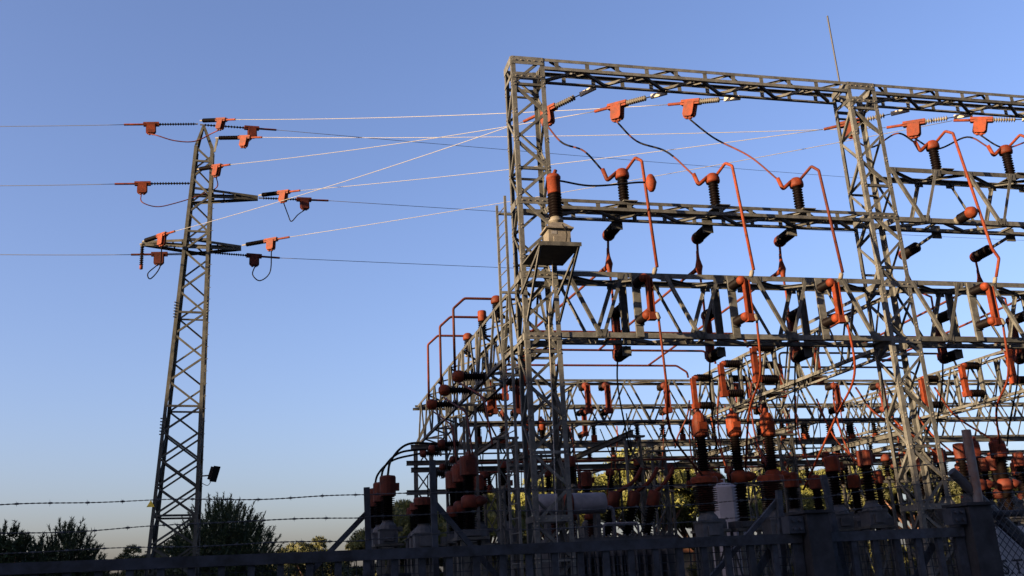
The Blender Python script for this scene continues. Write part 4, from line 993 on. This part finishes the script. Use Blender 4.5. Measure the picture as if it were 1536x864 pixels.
obj('warning_sign', b.build('warn'), YELLOW, None, wp, 'yellow triangular warning plate on the pylon leg', 'sign')

# ------------------------------------------------------------------ trees
def needles(pos, dirs, L, w, r, nrm=None):
    """triangular needle blades as arrays"""
    n = len(pos); side = r.normal(size=(n, 3)) if nrm is None else np.cross(dirs, nrm)+r.normal(size=(n, 3))*.25; side -= dirs*(side*dirs).sum(1, keepdims=True); side /= np.linalg.norm(side, axis=1, keepdims=True)+1e-9
    a = pos-side*w[:, None]; b = pos+side*w[:, None]; c = pos+dirs*L[:, None]
    return np.stack([a, b, c], 1).reshape(-1, 3)
def tri_mesh(name, v):
    me = bpy.data.meshes.new(name); n = len(v); me.vertices.add(n); me.vertices.foreach_set('co', v.astype(np.float32).ravel())
    me.loops.add(n); me.loops.foreach_set('vertex_index', np.arange(n, dtype=np.int32)); me.polygons.add(n//3)
    me.polygons.foreach_set('loop_start', np.arange(0, n, 3, dtype=np.int32)); me.update(calc_edges=True); return me
def unit(v): return v/(np.linalg.norm(v, axis=-1, keepdims=True)+1e-9)
def candle_pine(base, h, rad, label, group, seed, m=None, ncand=420, cl=.55, trunk_h=.2):
    """bushy young pine: upright needle candles at the branch ends"""
    r = np.random.default_rng(seed); base = Vector(base); o = thing('pine_tree', base, label, 'tree', group)
    tops = []; V_ = []
    for i in range(ncand):
        u = r.random()**.6; a = r.random()*2*PI; zf = r.random()**1.15
        prof = (1-zf**1.8)**.5*(.55+.45*min(1, zf*4)); rr = rad*prof*(.55+.45*u)
        p = np.array([rr*math.cos(a), rr*math.sin(a), h*(trunk_h+(1-trunk_h)*zf)*(.93+.1*r.random())-cl])
        tops.append(p); out = np.array([math.cos(a), math.sin(a), 0])*(.95*(rr/rad))+np.array([0, 0, 1.])
        d = unit(out+r.normal(size=3)*.15); L = cl*(.7+.8*r.random()); k = 60
        t = r.random(k)*L; ax = p+d*t[:, None]; nd = unit(d*.95+r.normal(size=(k, 3))*.5)
        V_.append(needles(ax, nd, .11+.08*r.random(k), .012+.012*r.random(k), r))
    # inner filler sprays
    k = ncand*26; q = np.array(tops)[r.integers(0, ncand, k)]; s = .35+.65*r.random((k, 1)); pos = q*np.concatenate([s, s, .55+.45*s], 1)+r.normal(size=(k, 3))*.12
    V_.append(needles(pos, unit(r.normal(size=(k, 3))+np.array([0, 0, .6])), .2+.15*r.random(k), .02+.02*r.random(k), r))
    obj('crown', tri_mesh('pine_crown', np.concatenate(V_)), m or LEAFD, o, base)
    tube('trunk', [base+V(0, 0, -.1), base+V(.05, .03, h*.45), base+V(.02, 0, h*.85)], [.16, .11, .04], BARK, o)
    for i in range(22):
        p = Vector(tops[i*7 % ncand]); tube('branch', [base+V(0, 0, max(.4, p.z*.55)), base+V(p.x*.6, p.y*.6, p.z*.75), base+p], [.05, .035, .015], BARK, o, n=5)
    return o
def stone_pine(base, h, rad, label, group, seed, lean=(0, 0), thick=.34, m=None, clumps=46, dens=230, nl=1.0, tr=.2):
    """umbrella pine: bare forked trunk under a broad clumpy crown"""
    r = np.random.default_rng(seed); base = Vector(base); o = thing('stone_pine', base, label, 'tree', group); V_ = []; cs = []
    top = Vector((lean[0], lean[1], h))
    for i in range(clumps):
        a = r.random()*2*PI; q = r.random()**.5; x, y = q*rad*math.cos(a), q*rad*math.sin(a)
        z = h*(1-thick)+h*thick*((1-q*q)**.5*(.55+.45*r.random()) if r.random() < .75 else r.random()*.5)
        R_ = rad*(.17+.16*r.random()); cs.append((x+lean[0], y+lean[1], z, R_))
        d = unit(r.normal(size=(dens, 3))); d[:, 2] = np.abs(d[:, 2])*1.1-.30; pos = np.array([x+lean[0], y+lean[1], z])+d*R_*np.array([1, 1, .72])*(.60+.46*r.random((dens, 1)))
        tg = unit(np.cross(d, r.normal(size=(dens, 3)))); dirs = unit(d*.45+tg*.8+np.array([0, 0, .35]))
        V_.append(needles(pos, dirs, (.12+.12*r.random(dens))*nl, (.022+.028*r.random(dens))*nl, r, d))
    obj('crown', tri_mesh('stone_pine_crown', np.concatenate(V_)), m or LEAFY, o, base)
    fork = V(lean[0]*.55, lean[1]*.55, h*(1-thick)*.72)
    tube('trunk', [base+V(0, 0, -.1), base+fork*.5+V(.06, 0, 0), base+fork], [tr, tr*.8, tr*.65], BARK, o, n=9)
    for i in range(min(14, len(cs))):
        x, y, z, R_ = cs[i*3 % len(cs)]; e = V(x, y, z-.1); mdl = fork.lerp(e, .5)+V(0, 0, -.15+.1*random.random())
        tube('limb', [base+fork*.97, base+mdl, base+e], [tr*.5, tr*.33, tr*.12], BARK, o, n=6)
    return o
def gbase(x, D): p = PD(x, 850, D); return V(p.x, p.y, 0)
def ztop(x, y, D): return PD(x, y, D).z
# dark pines seen past the pylon
candle_pine(gbase(332, 47), ztop(330, 748, 47), 2.95, 'dark bushy pine with upright candles behind the pylon', 'dark pines beyond the fence', 11, ncand=900, cl=.6)
candle_pine(gbase(98, 42), ztop(98, 783, 42), 1.55, 'small dark pine with spiky top beyond the barbed wire', 'dark pines beyond the fence', 12, ncand=360, cl=.55)
candle_pine(gbase(8, 42), ztop(8, 785, 42), 1.3, 'dark dense pine at the end of the barbed wire', 'dark pines beyond the fence', 13, ncand=330, cl=.3)
candle_pine(gbase(52, 44), ztop(52, 808, 44), 1.0, 'low dark pine between the spiky pine and the dense pine', 'dark pines beyond the fence', 14, ncand=200)
candle_pine(gbase(135, 46), ztop(135, 822, 46), 1.0, 'low dark bush next to the small spiky pine', 'dark pines beyond the fence', 15, ncand=200, cl=.25)
# far lit trees
for i, (x, y, D, rad, txt) in enumerate(((205, 823, 80, 2.2, 'far yellowish tree low behind the pylon foot'), (268, 812, 75, 2.6, 'far yellowish tree half hidden by the dark bushy pine'), (470, 808, 85, 3.0, 'far rounded olive tree left of the strutted post'), (428, 818, 90, 2.0, 'far low olive tree beside the dark bushy pine'), (524, 816, 88, 1.3, 'far small olive bush by the strutted post'))):
    stone_pine(gbase(x, D), ztop(x, y, D), rad, txt, 'far trees', 30+i, thick=.75, clumps=45, dens=260, nl=1.5, m=LEAFG)
# stone pines behind the yard
for i, (x, y, D, rad, lean, txt) in enumerate((
        (614, 760, 52, 2.6, (0, 0), 'sunlit stone pine behind the outer current transformers'), (728, 735, 56, 2.0, (0, 0), 'sunlit stone pine behind the left breaker poles'),
        (830, 712, 60, 2.6, (0, 0), 'sunlit stone pine behind the corner column'), (985, 684, 50, 3.6, (-.5, 0), 'broad sunlit stone pine behind the power transformer'),
        (1035, 700, 54, 2.5, (.9, .3), 'leaning stone pine with reddish trunk beside the pale tank'), (1170, 700, 62, 3.0, (0, 0), 'sunlit stone pine behind the hooded breaker poles'),
        (1275, 690, 64, 3.0, (0, 0), 'tall stone pine behind the lightning-rod column'), (1385, 690, 60, 2.6, (0, 0), 'dense stone pine behind the second bay'),
        (1480, 700, 58, 2.4, (.4, 0), 'stone pine behind the second-bay breaker poles'), (1590, 690, 62, 2.6, (0, 0), 'stone pine at the far end of the second bay'))):
    stone_pine(gbase(x, D), ztop(x, y, D), rad, txt, 'stone pines behind the yard', 50+i, lean=lean, thick=.44, clumps=90, dens=640, m=LEAFY if x < 1300 else LEAFG)  # second-bay crowns get a darker leaf colour in place of shade
# dense shrubs under the stone pines
for i in range(17):
    x = 600+i*62; D = 46+4*((i*7) % 5)
    stone_pine(gbase(x, D), ztop(x, 815-(i*37 % 23), D), 1.3+.25*(i % 3), 'dense dark shrub below the stone pines, %s from the outer edge' % (ORD+['thirteenth', 'fourteenth', 'fifteenth', 'sixteenth', 'seventeenth'])[i], 'shrubs below the stone pines', 80+i, thick=.92, clumps=50, dens=240, nl=1.3, m=LEAFG, tr=.06)
# far low wood closing the horizon
def wood():
    r = np.random.default_rng(99); n = 26000; ang = math.radians(-34)+r.random(n)*math.radians(92); D = 120+60*r.random(n)
    hmax = 2.2+1.5*np.sin(ang*23)+1.0*np.sin(ang*57+1)+ .6*np.sin(ang*131)
    z = np.maximum(.1, hmax)*r.random(n)
    pos = np.stack([CX+np.sin(ang)*D, CY+np.cos(ang)*D, z], 1); k = r.random(n)
    v = needles(pos, unit(r.normal(size=(n, 3))+np.array([0, 0, .7])), .8+.7*k, .25+.25*k, r)
    obj('far_wood', tri_mesh('far_wood', v), LEAFG, label='low far-off wood along the horizon', cat='trees', kind='stuff')
wood()
